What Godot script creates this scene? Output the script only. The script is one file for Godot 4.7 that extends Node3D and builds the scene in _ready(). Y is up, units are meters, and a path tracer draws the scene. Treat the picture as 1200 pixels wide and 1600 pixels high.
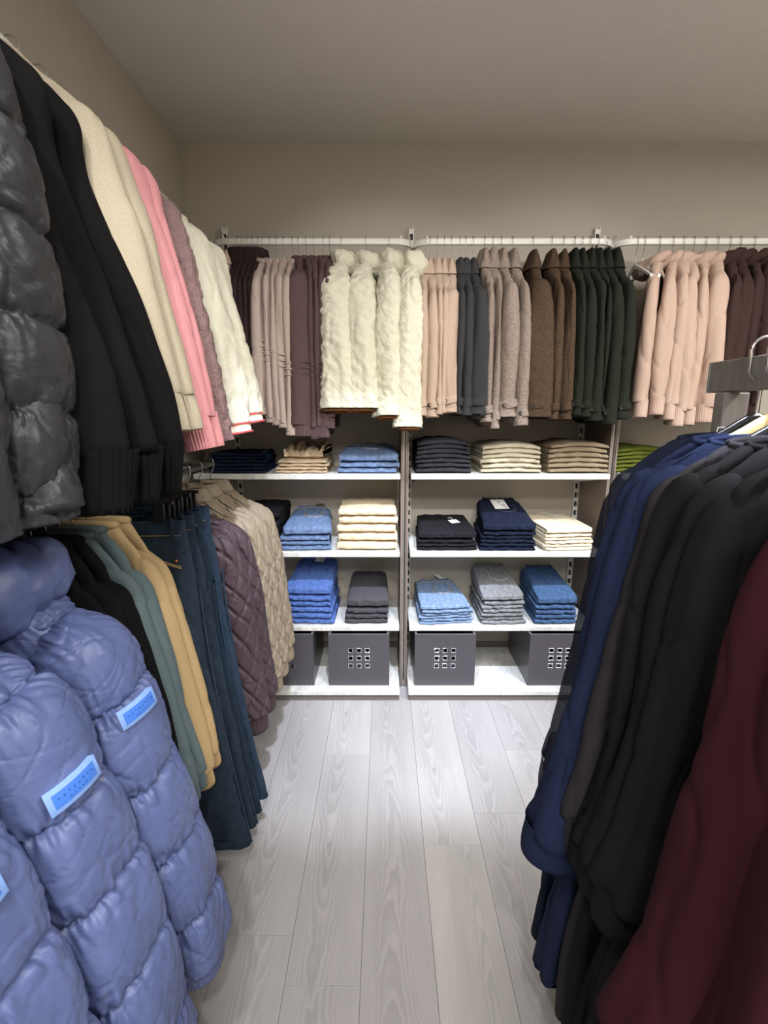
extends Node3D
# A clothes shop corner: back wall with shelves and rails, a left wall with two rails, a free-standing rack on the right.

const EYE := 1.42
const PITCH := 11.7
const F := 750.0          # focal length in pixels of the 1200 x 1600 frame
const WALL_Z := -2.64
const WALL_X := -0.99
const CEIL := 2.70

var N := FastNoiseLite.new()
var CELL := FastNoiseLite.new()
var used := {}
var mats := {}
var tex := {}
var rng := RandomNumberGenerator.new()
const ORD := ["first", "second", "third", "fourth", "fifth", "sixth", "seventh", "eighth"]
const CNT := ["no", "one", "two", "three", "four", "five", "six", "seven", "eight"]

# ------------------------------------------------------------------ mesh building
class MB:
	var v := PackedVector3Array()
	var n := PackedVector3Array()
	var uv := PackedVector2Array()
	var ix := PackedInt32Array()
	var far := 1.0            # garments: the side towards the wall is pressed flat by this much

	func grid(p: PackedVector3Array, nu: int, nv: int, wrap: bool, flip := false) -> void:
		var base := v.size()
		var s := -1.0 if flip else 1.0
		for i in nv:
			var up := maxi(i - 1, 0) * nu
			var dn := mini(i + 1, nv - 1) * nu
			var row := i * nu
			for j in nu:
				var l := (j + nu - 1) % nu if wrap else maxi(j - 1, 0)
				var r := (j + 1) % nu if wrap else mini(j + 1, nu - 1)
				var nn := (p[row + r] - p[row + l]).cross(p[dn + j] - p[up + j])
				n.append(nn.normalized() * s if nn.length_squared() > 1e-16 else Vector3.UP)
				uv.append(Vector2(float(j) / (nu - 1), float(i) / (nv - 1)))
		v.append_array(p)
		for i in nv - 1:
			for j in (nu if wrap else nu - 1):
				var a := base + i * nu + j
				var b := base + i * nu + (j + 1) % nu
				var c := a + nu
				var d := b + nu
				if flip:
					ix.append_array([a, b, c, b, d, c])
				else:
					ix.append_array([a, c, b, b, c, d])

	func poly(pts: Array, centre: Vector3) -> void:      # flat convex polygon turned away from centre
		var nn: Vector3 = (pts[1] - pts[0]).cross(pts[2] - pts[0]).normalized()
		var q := pts.duplicate()
		if nn.dot(pts[0] - centre) < 0:
			nn = -nn
			q.reverse()
		var base := v.size()
		var sq := [Vector2(0, 0), Vector2(1, 0), Vector2(1, 1), Vector2(0, 1)]
		for k in q.size():
			v.append(q[k])
			n.append(nn)
			uv.append(sq[k % 4])
		for k in range(1, q.size() - 1):
			ix.append_array([base, base + k + 1, base + k])

	func box(c: Vector3, size: Vector3, bev := 0.002) -> void:
		var h := size / 2.0
		bev = minf(bev, minf(h.x, minf(h.y, h.z)) * 0.6)
		var face := func(ax: int, s: float, u: float, w: float) -> Vector3:
			var q := Vector3()
			var a1 := (ax + 1) % 3
			var a2 := (ax + 2) % 3
			q[ax] = s * h[ax]
			q[a1] = u * (h[a1] - bev)
			q[a2] = w * (h[a2] - bev)
			return c + q
		for ax in 3:
			for s in [-1.0, 1.0]:
				poly([face.call(ax, s, -1, -1), face.call(ax, s, 1, -1), face.call(ax, s, 1, 1), face.call(ax, s, -1, 1)], c)
		for ax in 3:
			var b := (ax + 1) % 3
			for s in [-1.0, 1.0]:
				for t in [-1.0, 1.0]:
					poly([face.call(ax, s, t, -1), face.call(ax, s, t, 1), face.call(b, t, 1, s), face.call(b, t, -1, s)], c)
		for sx in [-1.0, 1.0]:
			for sy in [-1.0, 1.0]:
				for sz in [-1.0, 1.0]:
					poly([face.call(0, sx, sy, sz), face.call(1, sy, sz, sx), face.call(2, sz, sx, sy)], c)

	func tube(path: Array, r: float, seg := 8, flat := 1.0) -> void:     # flat: second radius over the first
		var p := PackedVector3Array()
		var t0: Vector3 = (path[1] - path[0]).normalized()
		var a := t0.cross(Vector3(0, 0, 1))
		if a.length() < 0.1:
			a = t0.cross(Vector3(0, 1, 0))
		a = a.normalized()
		for i in path.size():
			var t: Vector3 = (path[mini(i + 1, path.size() - 1)] - path[maxi(i - 1, 0)]).normalized()
			a = (a - t * a.dot(t)).normalized()
			var b := t.cross(a)
			for j in seg:
				var th := TAU * j / seg
				p.append(path[i] + a * cos(th) * r + b * sin(th) * r * flat)
		grid(p, seg, path.size(), true)
		for e in [0, path.size() - 1]:
			var pts := []
			for j in seg:
				pts.append(p[e * seg + j])
			poly(pts, path[1] if e == 0 else path[e - 1])

	func lathe(prof: Array, seg: int, xf := Transform3D()) -> void:      # Vector2(radius, y) from the top down
		var p := PackedVector3Array()
		for q in prof:
			for j in seg:
				var th := TAU * j / seg
				p.append(xf * Vector3(q.x * cos(th), q.y, q.x * sin(th)))
		grid(p, seg, prof.size(), true)

	func mesh() -> ArrayMesh:
		var arr := []
		arr.resize(Mesh.ARRAY_MAX)
		arr[Mesh.ARRAY_VERTEX] = v
		arr[Mesh.ARRAY_NORMAL] = n
		arr[Mesh.ARRAY_TEX_UV] = uv
		arr[Mesh.ARRAY_INDEX] = ix
		var m := ArrayMesh.new()
		m.add_surface_from_arrays(Mesh.PRIMITIVE_TRIANGLES, arr)
		return m

# ------------------------------------------------------------------ nodes
func numbered(called: String) -> String:
	used[called] = used.get(called, -1) + 1
	return called if used[called] == 0 else "%s_%03d" % [called, used[called]]

func tag(o: Node, label: String, category: String, group := "") -> void:
	o.set_meta("label", label)
	o.set_meta("category", category)
	if group:
		o.set_meta("group", group)

func thing(called: String, label: String, category: String, at: Vector3, turn := 0.0, group := "") -> Node3D:
	var o := Node3D.new()
	o.name = numbered(called)
	add_child(o, true)
	o.position = at
	o.rotation.y = turn
	tag(o, label, category, group)
	return o

func part(called: String, mb: MB, m: Material, parent: Node) -> MeshInstance3D:
	var o := MeshInstance3D.new()
	o.name = called
	o.mesh = mb.mesh()
	o.material_override = m
	parent.add_child(o, true)
	return o

func struct(called: String, mb: MB, m: Material) -> MeshInstance3D:
	var o := part(called, mb, m, self)
	o.set_meta("kind", "structure")
	return o

func bx(c: Vector3, size: Vector3, bev := 0.002) -> MB:
	var mb := MB.new()
	mb.box(c, size, bev)
	return mb

# ------------------------------------------------------------------ textures and materials
func grey_noise(freq: float, lo: float, hi: float, kind := FastNoiseLite.TYPE_SIMPLEX_SMOOTH, oct := 3, normal := 0.0, size := 256) -> NoiseTexture2D:
	var t := NoiseTexture2D.new()
	t.width = size
	t.height = size
	t.seamless = true
	var f := FastNoiseLite.new()
	f.seed = 11
	f.noise_type = kind
	f.frequency = freq
	f.fractal_octaves = oct
	t.noise = f
	if normal > 0.0:
		t.as_normal_map = true
		t.bump_strength = normal
	else:
		var g := Gradient.new()
		g.set_color(0, Color(lo, lo, lo))
		g.set_color(1, Color(hi, hi, hi))
		t.color_ramp = g
	return t

func from_height(size: int, h: Callable, strength: float) -> ImageTexture:
	var im := Image.create(size, size, false, Image.FORMAT_RGB8)
	for y in size:
		for x in size:
			var c: float = clampf(h.call(float(x) / size, float(y) / size), 0, 1)
			im.set_pixel(x, y, Color(c, c, c))
	im.bump_map_to_normal_map(strength)
	return ImageTexture.create_from_image(im)

func make_textures() -> void:
	tex.felt_n = grey_noise(0.06, 0, 1, FastNoiseLite.TYPE_SIMPLEX, 4, 5.0)
	tex.melange = grey_noise(0.11, 0.72, 1.0, FastNoiseLite.TYPE_SIMPLEX, 4)
	tex.speckle = grey_noise(0.25, 0.45, 1.15, FastNoiseLite.TYPE_VALUE, 2)
	tex.boucle_n = grey_noise(0.05, 0, 1, FastNoiseLite.TYPE_CELLULAR, 2, 9.0)
	tex.crinkle_n = grey_noise(0.018, 0, 1, FastNoiseLite.TYPE_SIMPLEX_SMOOTH, 5, 7.0)
	tex.plaster_n = grey_noise(0.09, 0, 1, FastNoiseLite.TYPE_SIMPLEX_SMOOTH, 4, 2.5)
	tex.knit_n = from_height(128, func(x, y):
		var u := fposmod(x * 8.0, 1.0)
		var s := absf(u - 0.5) * 2.0
		var w := fposmod(y * 8.0 + s * 0.6, 1.0)
		return (0.35 + 0.65 * sin(PI * s)) * (0.45 + 0.55 * sin(PI * w)), 6.0)
	tex.weave_n = from_height(128, func(x, y):
		var a := sin(TAU * x * 16.0) * sin(TAU * y * 16.0)
		return 0.5 + 0.4 * a, 3.0)
	tex.twill_n = from_height(128, func(x, y): return 0.5 + 0.45 * sin(TAU * (x * 14.0 + y * 14.0)), 3.0)
	# denim: uneven vertical yarns over a cloudy fade
	var n2 := FastNoiseLite.new()
	n2.seed = 5
	n2.frequency = 1.0
	var im := Image.create(256, 256, false, Image.FORMAT_RGB8)
	for y in 256:
		for x in 256:
			var k := 0.82 + 0.16 * n2.get_noise_2d(x * 0.45, y * 0.05) + 0.14 * n2.get_noise_2d(x * 0.02 + 50, y * 0.012) + 0.08 * n2.get_noise_2d(x * 0.7, y * 0.7)
			im.set_pixel(x, y, Color(clampf(k * 0.97, 0, 1), clampf(k, 0, 1), clampf(k * 1.03, 0, 1)))
	tex.denim = ImageTexture.create_from_image(im)
	# slub linen for the blouses
	im = Image.create(256, 256, false, Image.FORMAT_RGB8)
	for y in 256:
		for x in 256:
			var k2 := 0.85 + 0.22 * n2.get_noise_2d(x * 0.03, y * 0.5) + 0.08 * n2.get_noise_2d(x * 0.5, y * 0.1)
			im.set_pixel(x, y, Color(k2, k2, k2))
	tex.slub = ImageTexture.create_from_image(im)
	# floor board print: straight grain, cathedral arches, a few knots
	for k in 4:
		var fl := Image.create(256, 1024, false, Image.FORMAT_RGB8)
		var xc := 0.36 + 0.1 * k
		for y in 1024:
			var yy := y / 1024.0
			var cx := xc + 0.14 * n2.get_noise_2d(yy * 2.2, k * 9.0)
			for x in 256:
				var xx := x / 256.0
				var dx := xx - cx
				var g := dx * dx * (26.0 if k < 3 else 70.0) + yy * (6.0 if k % 2 == 0 else -5.0) + 0.9 * n2.get_noise_3d(xx * 1.6, yy * 2.6, k * 5.0) + 0.25 * n2.get_noise_3d(xx * 6.0, yy * 12.0, k * 5.0 + 2)
				var f := fposmod(g * 1.7, 1.0)
				var ring := smoothstep(0.0, 0.75, f) * (1.0 - smoothstep(0.85, 1.0, f))
				var w := exp(-dx * dx * 9.0)
				var fine := n2.get_noise_3d(xx * 95.0, yy * 9.0, k * 3.0)
				var c := 0.86 - 0.065 * ring * w + 0.03 * fine + 0.035 * n2.get_noise_3d(xx * 3.0, yy * 2.0, 40.0 + k)
				fl.set_pixel(x, y, Color(c, c * 0.985, c * 0.97))
		tex["floor%d" % k] = ImageTexture.create_from_image(fl)
	# greyed oak print of the rack, and the white board print of the shelves
	im = Image.create(256, 256, false, Image.FORMAT_RGB8)
	for y in 256:
		for x in 256:
			var k3 := 0.9 + 0.08 * n2.get_noise_2d(x * 0.25, y * 0.012) + 0.08 * n2.get_noise_2d(x * 0.04, y * 0.01)
			im.set_pixel(x, y, Color(k3, k3, k3))
	tex.grain = ImageTexture.create_from_image(im)

func mat(key: String, hex: String, rough: float, metal := 0.0, spec := 0.5) -> StandardMaterial3D:
	if mats.has(key):
		return mats[key]
	var m := StandardMaterial3D.new()
	m.resource_name = key
	m.albedo_color = Color(hex)
	m.roughness = rough
	m.metallic = metal
	m.metallic_specular = spec
	mats[key] = m
	return m

func cloth(hex: String, kind: String) -> StandardMaterial3D:
	var key := kind + hex
	if mats.has(key):
		return mats[key]
	var m := mat(key, hex, 0.92, 0.0, 0.22)
	m.uv1_triplanar = true
	m.normal_enabled = true
	m.normal_scale = 0.5
	match kind:
		"wool":
			m.albedo_texture = tex.speckle
			m.normal_texture = tex.felt_n
			m.uv1_scale = Vector3.ONE * 9.0
			m.normal_scale = 0.6
		"felt":
			m.albedo_texture = tex.melange
			m.normal_texture = tex.felt_n
			m.uv1_scale = Vector3.ONE * 14.0
			m.normal_scale = 0.3
		"knit":
			m.albedo_texture = tex.melange
			m.normal_texture = tex.knit_n
			m.uv1_scale = Vector3(30, 30, 30)
			m.normal_scale = 0.45
		"jersey":
			m.normal_texture = tex.felt_n
			m.uv1_scale = Vector3.ONE * 12.0
			m.normal_scale = 0.25
		"boucle":
			m.albedo_texture = tex.melange
			m.normal_texture = tex.boucle_n
			m.uv1_scale = Vector3.ONE * 9.0
			m.normal_scale = 1.2
			m.roughness = 1.0
		"teddy":
			m.normal_texture = tex.boucle_n
			m.uv1_scale = Vector3.ONE * 10.0
			m.normal_scale = 0.5
			m.roughness = 1.0
		"nylon":
			m.normal_texture = tex.crinkle_n
			m.uv1_scale = Vector3(4, 7, 4)
			m.normal_scale = 0.35
			m.roughness = 0.45
			m.metallic_specular = 0.45
		"quilt":
			m.normal_texture = tex.crinkle_n
			m.uv1_scale = Vector3.ONE * 6.0
			m.normal_scale = 0.4
			m.roughness = 0.55
			m.metallic_specular = 0.4
		"denim":
			m.albedo_texture = tex.denim
			m.normal_texture = tex.twill_n
			m.uv1_scale = Vector3.ONE * 8.0
			m.normal_scale = 0.15
		"slub":
			m.albedo_texture = tex.slub
			m.normal_texture = tex.weave_n
			m.uv1_scale = Vector3.ONE * 7.0
			m.normal_scale = 0.3
		"crepe":
			m.normal_texture = tex.felt_n
			m.uv1_scale = Vector3.ONE * 16.0
			m.normal_scale = 0.3
	return m

# ------------------------------------------------------------------ cloth shapes
func disp(d: Dictionary, u: float, per: float, vv: float, t: float, p: Vector3) -> float:
	var sd: float = d.seed
	var o := 0.0
	var fold: float = d.get("fold", 0.0)
	if fold > 0.0:
		var ph: float = u * TAU * d.get("k", 5.0) + sd * 3.7 + 2.2 * N.get_noise_3d(p.x * 3.0 + sd * 9.0, p.y * 1.3, p.z * 3.0)
		o += fold * pow(t, 0.8) * sin(ph)
	var wr: float = d.get("wr", 0.0)
	if wr > 0.0:
		o += wr * N.get_noise_3d(p.x * 12.0 + sd * 17.0, p.y * 2.2, p.z * 12.0 - sd)
		o -= wr * 0.5 * pow(maxf(0.0, 1.0 - 4.0 * absf(N.get_noise_3d(p.x * 8.0 - sd * 7.0, p.y * 5.0 + p.x * 8.0, p.z * 8.0))), 2.0)
	var amp: float = d.get("amp", 0.0)
	var cell: float = d.get("cell", 0.1)
	match d.get("mode", ""):
		"puffer":
			var s := vv / cell + 0.07 * N.get_noise_3d(p.x * 4.0 + sd, p.y * 2.0, p.z * 4.0) + sd * 0.37
			var f := s - floorf(s)
			var b := pow(sin(PI * f), 0.36)
			var dist := minf(f, 1.0 - f) * cell
			var near := exp(-dist / 0.03)
			o += amp * (b - 0.6) - 0.005 * exp(-dist / 0.004)
			o += near * amp * 0.5 * N.get_noise_3d(u * per * 60.0 + sd * 5.0, floorf(s + 0.5) * 7.0, f * 2.5)
			var c1 := absf(N.get_noise_3d(p.x * 5.0 + sd * 3.0 + p.y * 4.0, p.y * 9.0 - p.z * 5.0, p.z * 5.0))
			var c2 := absf(N.get_noise_3d(p.x * 9.0 + sd * 5.0 - p.y * 6.0, p.y * 15.0 + p.z * 9.0, p.z * 9.0 + 3.0))
			o -= amp * 0.13 * pow(maxf(0.0, 1.0 - 10.0 * c1), 1.3) * (0.4 + 0.6 * near)
			o -= amp * 0.12 * pow(maxf(0.0, 1.0 - 8.0 * c2), 1.3)
		"quilt":
			var n: float = maxf(2.0, roundf(d.get("per0", per) / cell / 2.0) * 2.0)
			var w := 0.12 * sin(PI * vv / cell * 0.5 + u * TAU) + 0.10 * N.get_noise_3d(p.x * 10.0 + sd, p.y * 10.0, p.z * 10.0)
			var ca := absf(sin(PI * (u * n + w + vv * 0.75 / cell)))
			var cb := absf(sin(PI * (u * n - w - vv * 0.75 / cell)))
			o += amp * (smoothstep(0.0, 0.5, ca) * smoothstep(0.0, 0.5, cb) - 0.5)
			o += amp * 0.14 * N.get_noise_3d(p.x * 45.0, p.y * 45.0 + sd, p.z * 45.0)
		"teddy":
			o += amp * (0.5 - CELL.get_noise_3d(p.x * 1.0 + sd, p.y, p.z) * 0.9)
			o += amp * 0.9 * N.get_noise_3d(p.x * 26.0, p.y * 26.0, p.z * 26.0 + sd)
		"rib":
			o += amp * cos(u * TAU * d.get("count", 40.0))
	return o

func cat(a: Array, t: float):
	var k := t * (a.size() - 1)
	var i := clampi(int(k), 0, a.size() - 2)
	var f := k - i
	var p1 = a[i]
	var p2 = a[i + 1]
	var p0 = a[i - 1] if i > 0 else p1 * 2.0 - p2
	var p3 = a[i + 2] if i + 2 < a.size() else p2 * 2.0 - p1
	return (p1 * 2.0 + (p2 - p0) * f + (p0 * 2.0 - p1 * 5.0 + p2 * 4.0 - p3) * f * f + (p1 * 3.0 - p0 - p2 * 3.0 + p3) * f * f * f) * 0.5

# rings through key centres c, first axes a and second axes b (vectors that include the radius)
func loft(mb: MB, c: Array, a: Array, b: Array, nu: int, nv: int, ex: float, d: Dictionary, turned := 0.0) -> void:
	var p := PackedVector3Array()
	var vv := 0.0
	var last := Vector3()
	var k := 2.0 / ex
	for i in nv:
		var t := float(i) / (nv - 1)
		var cc: Vector3 = cat(c, t)
		var aa: Vector3 = cat(a, t)
		var bb: Vector3 = cat(b, t)
		if i > 0:
			vv += cc.distance_to(last)
		last = cc
		if i == 0 and d.get("mode", "") == "quilt":
			d.per0 = TAU * sqrt(((cat(a, 0.5) as Vector3).length_squared() + (cat(b, 0.5) as Vector3).length_squared()) / 2.0)
		var per := 2.0 * PI * sqrt((aa.length_squared() + bb.length_squared()) / 2.0)
		for j in nu:
			var u := float(j) / nu
			var th := TAU * u
			var co := cos(th)
			var si := sin(th)
			var r := aa * signf(co) * pow(absf(co), k) + bb * signf(si) * pow(absf(si), k)
			var q := cc + r
			var out := (aa.normalized() * co * bb.length() + bb.normalized() * si * aa.length()).normalized()
			p.append(q + out * disp(d, u, per, vv, t, q))
	if turned > 0.0:                       # the cloth turns in at its lower edge
		var e := (nv - 1) * nu
		var cc2: Vector3 = c[-1]
		var inward: Vector3 = (cat(c, 0.9) - cc2).normalized()
		for s in [Vector2(0.9, 0.0), Vector2(0.82, turned)]:
			for j in nu:
				p.append(cc2 + (p[e + j] - cc2) * s.x + inward * s.y)
		nv += 2
	if mb.far < 1.0:
		for i in p.size():
			if p[i].x < 0.0:
				p[i].x *= mb.far
	mb.grid(p, nu, nv, true)

func ring_band(mb: MB, c: Vector3, ax: Vector3, bx_: Vector3, up: Vector3, h: float, th: float, nu: int, d := {}) -> void:   # a short closed band
	var p := PackedVector3Array()
	for q in [Vector2(-th, 0.5), Vector2(th * 0.6, 0.5), Vector2(th, 0.3), Vector2(th, -0.3), Vector2(th * 0.6, -0.5), Vector2(-th, -0.5)]:
		for j in nu:
			var tt := TAU * j / nu
			var r := ax * cos(tt) + bx_ * sin(tt)
			var o: float = q.x
			if d.has("count") and q.x > 0:
				o += d.amp * cos(tt * d.count)
			p.append(c + r + r.normalized() * o + up * h * q.y)
			if p[-1].x < 0.0:
				p[-1] = p[-1] * Vector3(mb.far, 1, 1)
	mb.grid(p, nu, 6, true)

# A garment on a hanger. Local axes: x runs from the neck along the shoulder to the aisle, y up, z across the rail. The origin is the neck.
func garment(called: String, g: Dictionary, at: Vector3, turn: float, label: String, category: String, group: String) -> Node3D:
	var o := thing(called, label, category, at, turn, group)
	var sd := rng.randf() * 10.0
	var m: Material = g.mat
	var sh: float = g.get("sh", 0.21)
	var drop: float = g.get("drop", 0.11)
	var L: float = g.get("len", 0.64)
	var nw: float = g.get("nw", 0.065)
	var th: float = g.get("thick", 0.045)
	var tb: float = g.get("thick_bottom", th * 1.1)
	var hw: float = g.get("hem", sh + 0.03)
	var q: float = g.get("q", 1.0)             # mesh fineness
	var d: Dictionary = g.get("d", {}).duplicate()
	d.seed = sd
	var far: float = minf(1.0, g.get("clear", 9.0) / maxf(hw, (sh + 0.03 + g.get("lean", 0.03) + g.get("ra", 0.055)) if g.get("sleeves", true) else hw))
	# body
	var ys := [0.0, -drop * 0.35, -drop * 0.72, -drop - 0.012, -drop - 0.1, -L * 0.5, -L * 0.78, -L]
	var ws := [nw, nw + (sh - nw) * 0.42, nw + (sh - nw) * 0.8, sh, sh + 0.004, lerpf(sh, hw, 0.35), lerpf(sh, hw, 0.8), hw]
	var ts := [minf(0.05, th), th * 0.9, th * 0.85, th * 0.85, th, lerpf(th, tb, 0.5), lerpf(th, tb, 0.85), tb]
	var c := []
	var a := []
	var b := []
	for i in 8:
		c.append(Vector3(0, ys[i], 0))
		a.append(Vector3(ws[i], 0, 0))
		b.append(Vector3(0, 0, ts[i]))
	var mb := MB.new()
	mb.far = far
	loft(mb, c, a, b, int(48 * q), int(44 * q), 2.7, d, 0.05)
	var body := part("body", mb, m, o)
	if g.has("hem_rib"):
		mb = MB.new()
		mb.far = far
		var hr: float = g.hem_rib
		var rb := {"seed": sd, "mode": "rib", "amp": 0.0022, "count": 46.0, "fold": d.get("fold", 0.0) * 0.9, "k": d.get("k", 5.0)}
		loft(mb, [Vector3(0, -L + 0.01, 0), Vector3(0, -L - hr * 0.5, 0), Vector3(0, -L - hr, 0)], [Vector3(hw, 0, 0), Vector3(hw - 0.008, 0, 0), Vector3(hw - 0.014, 0, 0)], [Vector3(0, 0, tb), Vector3(0, 0, tb * 0.97), Vector3(0, 0, tb * 0.9)], 276, 8, 2.7, rb, 0.05)
		part("hem_band", mb, g.get("rib_mat", m), o)
	# sleeves
	if g.get("sleeves", true):
		var SL: float = g.get("sleeve", 0.55)
		var lean: float = g.get("lean", 0.03)
		var ra: float = g.get("ra", 0.055)
		var rbm: float = g.get("rb", 0.05)
		var tipa: float = g.get("tipa", 0.85)
		var tipb: float = g.get("tipb", 0.9)
		var swing: float = g.get("swing", 0.0)
		for side in [1.0, -1.0]:
			var keys := [Vector3(sh - 0.075, -drop * 0.62 - 0.028, 0), Vector3(sh - 0.012, -drop - 0.035, 0), Vector3(sh + 0.008 + lean * 0.08, -drop - 0.13, 0), Vector3(sh + 0.01 + lean * 0.36, -drop - SL * 0.42, swing * 0.3), Vector3(sh + 0.01 + lean * 0.68, -drop - SL * 0.72, swing * 0.7), Vector3(sh + 0.01 + lean, -drop - SL, swing)]
			var ras := [ra * 0.75, ra * 1.0, ra, ra, ra * 0.95, ra * tipa]
			var rbs := [rbm * 0.62, rbm * 0.82, rbm * 0.95, rbm, rbm, rbm * tipb]
			var cs := []
			var as_ := []
			var bs := []
			for i in 6:
				var tt: Vector3 = (keys[mini(i + 1, 5)] - keys[maxi(i - 1, 0)]).normalized()
				var ax: Vector3 = Vector3(-tt.y, tt.x, 0).normalized() * ras[i]
				cs.append(Vector3(keys[i].x * side, keys[i].y, keys[i].z))
				as_.append(Vector3(ax.x * side, ax.y, 0))
				bs.append(Vector3(0, 0, rbs[i] * side))
			var ds := d.duplicate()
			ds.seed = sd + side * 3.1
			ds.fold = g.get("sfold", d.get("fold", 0.0) * 0.5)
			ds.k = g.get("sk", 3.0)
			mb = MB.new()
			mb.far = far
			var fine: float = q if side > 0 else q * 0.6
			loft(mb, cs, as_, bs, int(36 * fine * g.get("su", 1.0)), int(52 * fine * g.get("sv", 1.0)), g.get("sex", 2.2), ds, 0.05)
			var sl := part("sleeve", mb, g.get("sleeve_mat", m), o)
			var e: Vector3 = cs[5]
			var up: Vector3 = (cs[4] - cs[5]).normalized()
			if g.has("cuff_rib"):
				mb = MB.new()
				mb.far = far
				var cr: float = g.cuff_rib
				var rd := {"seed": sd, "mode": "rib", "amp": g.get("rib_amp", 0.0018), "count": 30.0}
				var ca: float = g.get("cuff_in", 0.86)
				loft(mb, [e + up * 0.012, e - up * 0.006, e - up * cr * 0.6, e - up * cr], [as_[5] * 0.97, as_[5] * ca, as_[5] * ca, as_[5] * ca * 0.95], [bs[5] * 0.97, bs[5] * ca, bs[5] * ca, bs[5] * ca * 0.95], 180 if side > 0 else 90, 9, 2.2, rd, 0.04)
				part("cuff", mb, g.get("cuff_mat", g.get("rib_mat", m)), sl)
			if g.has("strap"):
				mb = MB.new()
				mb.far = far
				var tilt: Vector3 = (up + bs[5].normalized() * side * g.get("strap_tilt", 0.25)).normalized()
				var bt: Vector3 = (bs[5] - tilt * bs[5].dot(tilt)).normalized() * bs[5].length() * 1.08
				var sc: Vector3 = e + up * g.strap
				ring_band(mb, sc, as_[5] * 1.1, bt, tilt, 0.034, 0.004, 40)
				var st := part("cuff_strap", mb, m, sl)
				if side > 0:
					mb = MB.new()
					mb.far = far
					var where: Vector3 = sc + as_[5] * 0.98 + bt * g.get("button_at", 0.45)
					var out: Vector3 = (as_[5].normalized() + bt.normalized() * 0.35).normalized()
					var xf := Transform3D(Basis(Quaternion(Vector3.UP, out)), where)
					mb.lathe([Vector2(0.0005, 0.0045), Vector2(0.005, 0.0035), Vector2(0.0085, 0.0055), Vector2(0.0105, 0.004), Vector2(0.0105, 0.0), Vector2(0.008, -0.003)], 18, xf)
					part("button", mb, g.button, st)
				mb = MB.new()
				mb.far = far
				ring_band(mb, e + up * 0.008, as_[5] * 1.01, bs[5] * 1.01, up, 0.016, 0.0025, 36)
				part("sleeve_hem", mb, m, sl)
			if g.has("lining"):
				mb = MB.new()
				mb.far = far
				loft(mb, [e - up * 0.004, e - up * 0.012, e + up * 0.0, e + up * 0.05], [as_[5] * 0.98, as_[5] * 0.86, as_[5] * 0.7, as_[5] * 0.62], [bs[5] * 0.98, bs[5] * 0.86, bs[5] * 0.7, bs[5] * 0.62], 36, 10, 2.2, {"seed": sd, "wr": 0.003})
				part("cuff_lining", mb, g.lining, sl)
			if g.has("piping"):
				for k in g.piping_at.size():
					mb = MB.new()
					mb.far = far
					ring_band(mb, e + up * g.piping_at[k], as_[5] * g.get("piping_r", 1.03), bs[5] * g.get("piping_r", 1.03), up, g.get("piping_h", 0.006), 0.003, 36)
					part("piping", mb, g.piping, sl)
			if g.has("stripe_at") and side > 0:
				for y in g.stripe_at:
					var t2: float = clampf(1.0 - y / SL, 0, 1)
					mb = MB.new()
					mb.far = far
					var rr := cat(as_, t2) as Vector3
					var rq := cat(bs, t2) as Vector3
					ring_band(mb, cat(cs, t2), rr * 1.0, rq * 1.0, up, 0.007, 0.0045, 36)
					part("raised_stripe", mb, m, sl)
			if g.has("label_at") and side > 0:
				sleeve_label(cs, as_, bs, g, sl)
	# collar
	var cm: Material = g.get("collar_mat", m)
	match g.get("collar", "crew"):
		"crew":
			mb = MB.new()
			mb.far = far
			var rr := []
			for i in 25:
				var ph := TAU * i / 24
				rr.append(Vector3((nw + 0.004) * cos(ph), -0.004 + 0.008 * sin(ph), (minf(th, 0.05) + 0.004) * sin(ph)))
			mb.tube(rr, g.get("band_r", 0.011), 8)
			part("neckband", mb, cm, o)
		"turtle":
			mb = MB.new()
			mb.far = far
			var dd := {"seed": sd, "mode": "rib", "amp": 0.0018, "count": 30.0, "wr": 0.006}
			loft(mb, [Vector3(0, 0.055, 0), Vector3(0, 0.06, 0), Vector3(0, 0.05, 0), Vector3(0, 0.0, 0), Vector3(0, -0.02, 0)], [Vector3(nw - 0.016, 0, 0), Vector3(nw, 0, 0), Vector3(nw + 0.006, 0, 0), Vector3(nw + 0.002, 0, 0), Vector3(nw + 0.01, 0, 0)], [Vector3(0, 0, 0.03), Vector3(0, 0, 0.043), Vector3(0, 0, 0.048), Vector3(0, 0, 0.046), Vector3(0, 0, 0.05)], 120, 14, 2.2, dd)
			part("roll_neck", mb, cm, o)
		"stand":
			mb = MB.new()
			mb.far = far
			var hh: float = g.get("collar_h", 0.055)
			var tt2: float = minf(th, 0.05)
			loft(mb, [Vector3(0, -0.03, 0), Vector3(0, hh * 0.6, 0), Vector3(0, hh, 0), Vector3(0, hh * 0.92, 0), Vector3(0, -0.012, 0)], [Vector3(nw - 0.01, 0, 0), Vector3(nw - 0.012, 0, 0), Vector3(nw - 0.008, 0, 0), Vector3(nw + 0.004, 0, 0), Vector3(nw + 0.026, 0, 0)], [Vector3(0, 0, tt2 - 0.01), Vector3(0, 0, tt2 * 0.6), Vector3(0, 0, tt2 * 0.5), Vector3(0, 0, tt2 * 0.62), Vector3(0, 0, tt2 + 0.012)], 40, 24, 2.2, {"seed": sd, "wr": 0.008}, 0.0)
			part("collar", mb, cm, o)
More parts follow.
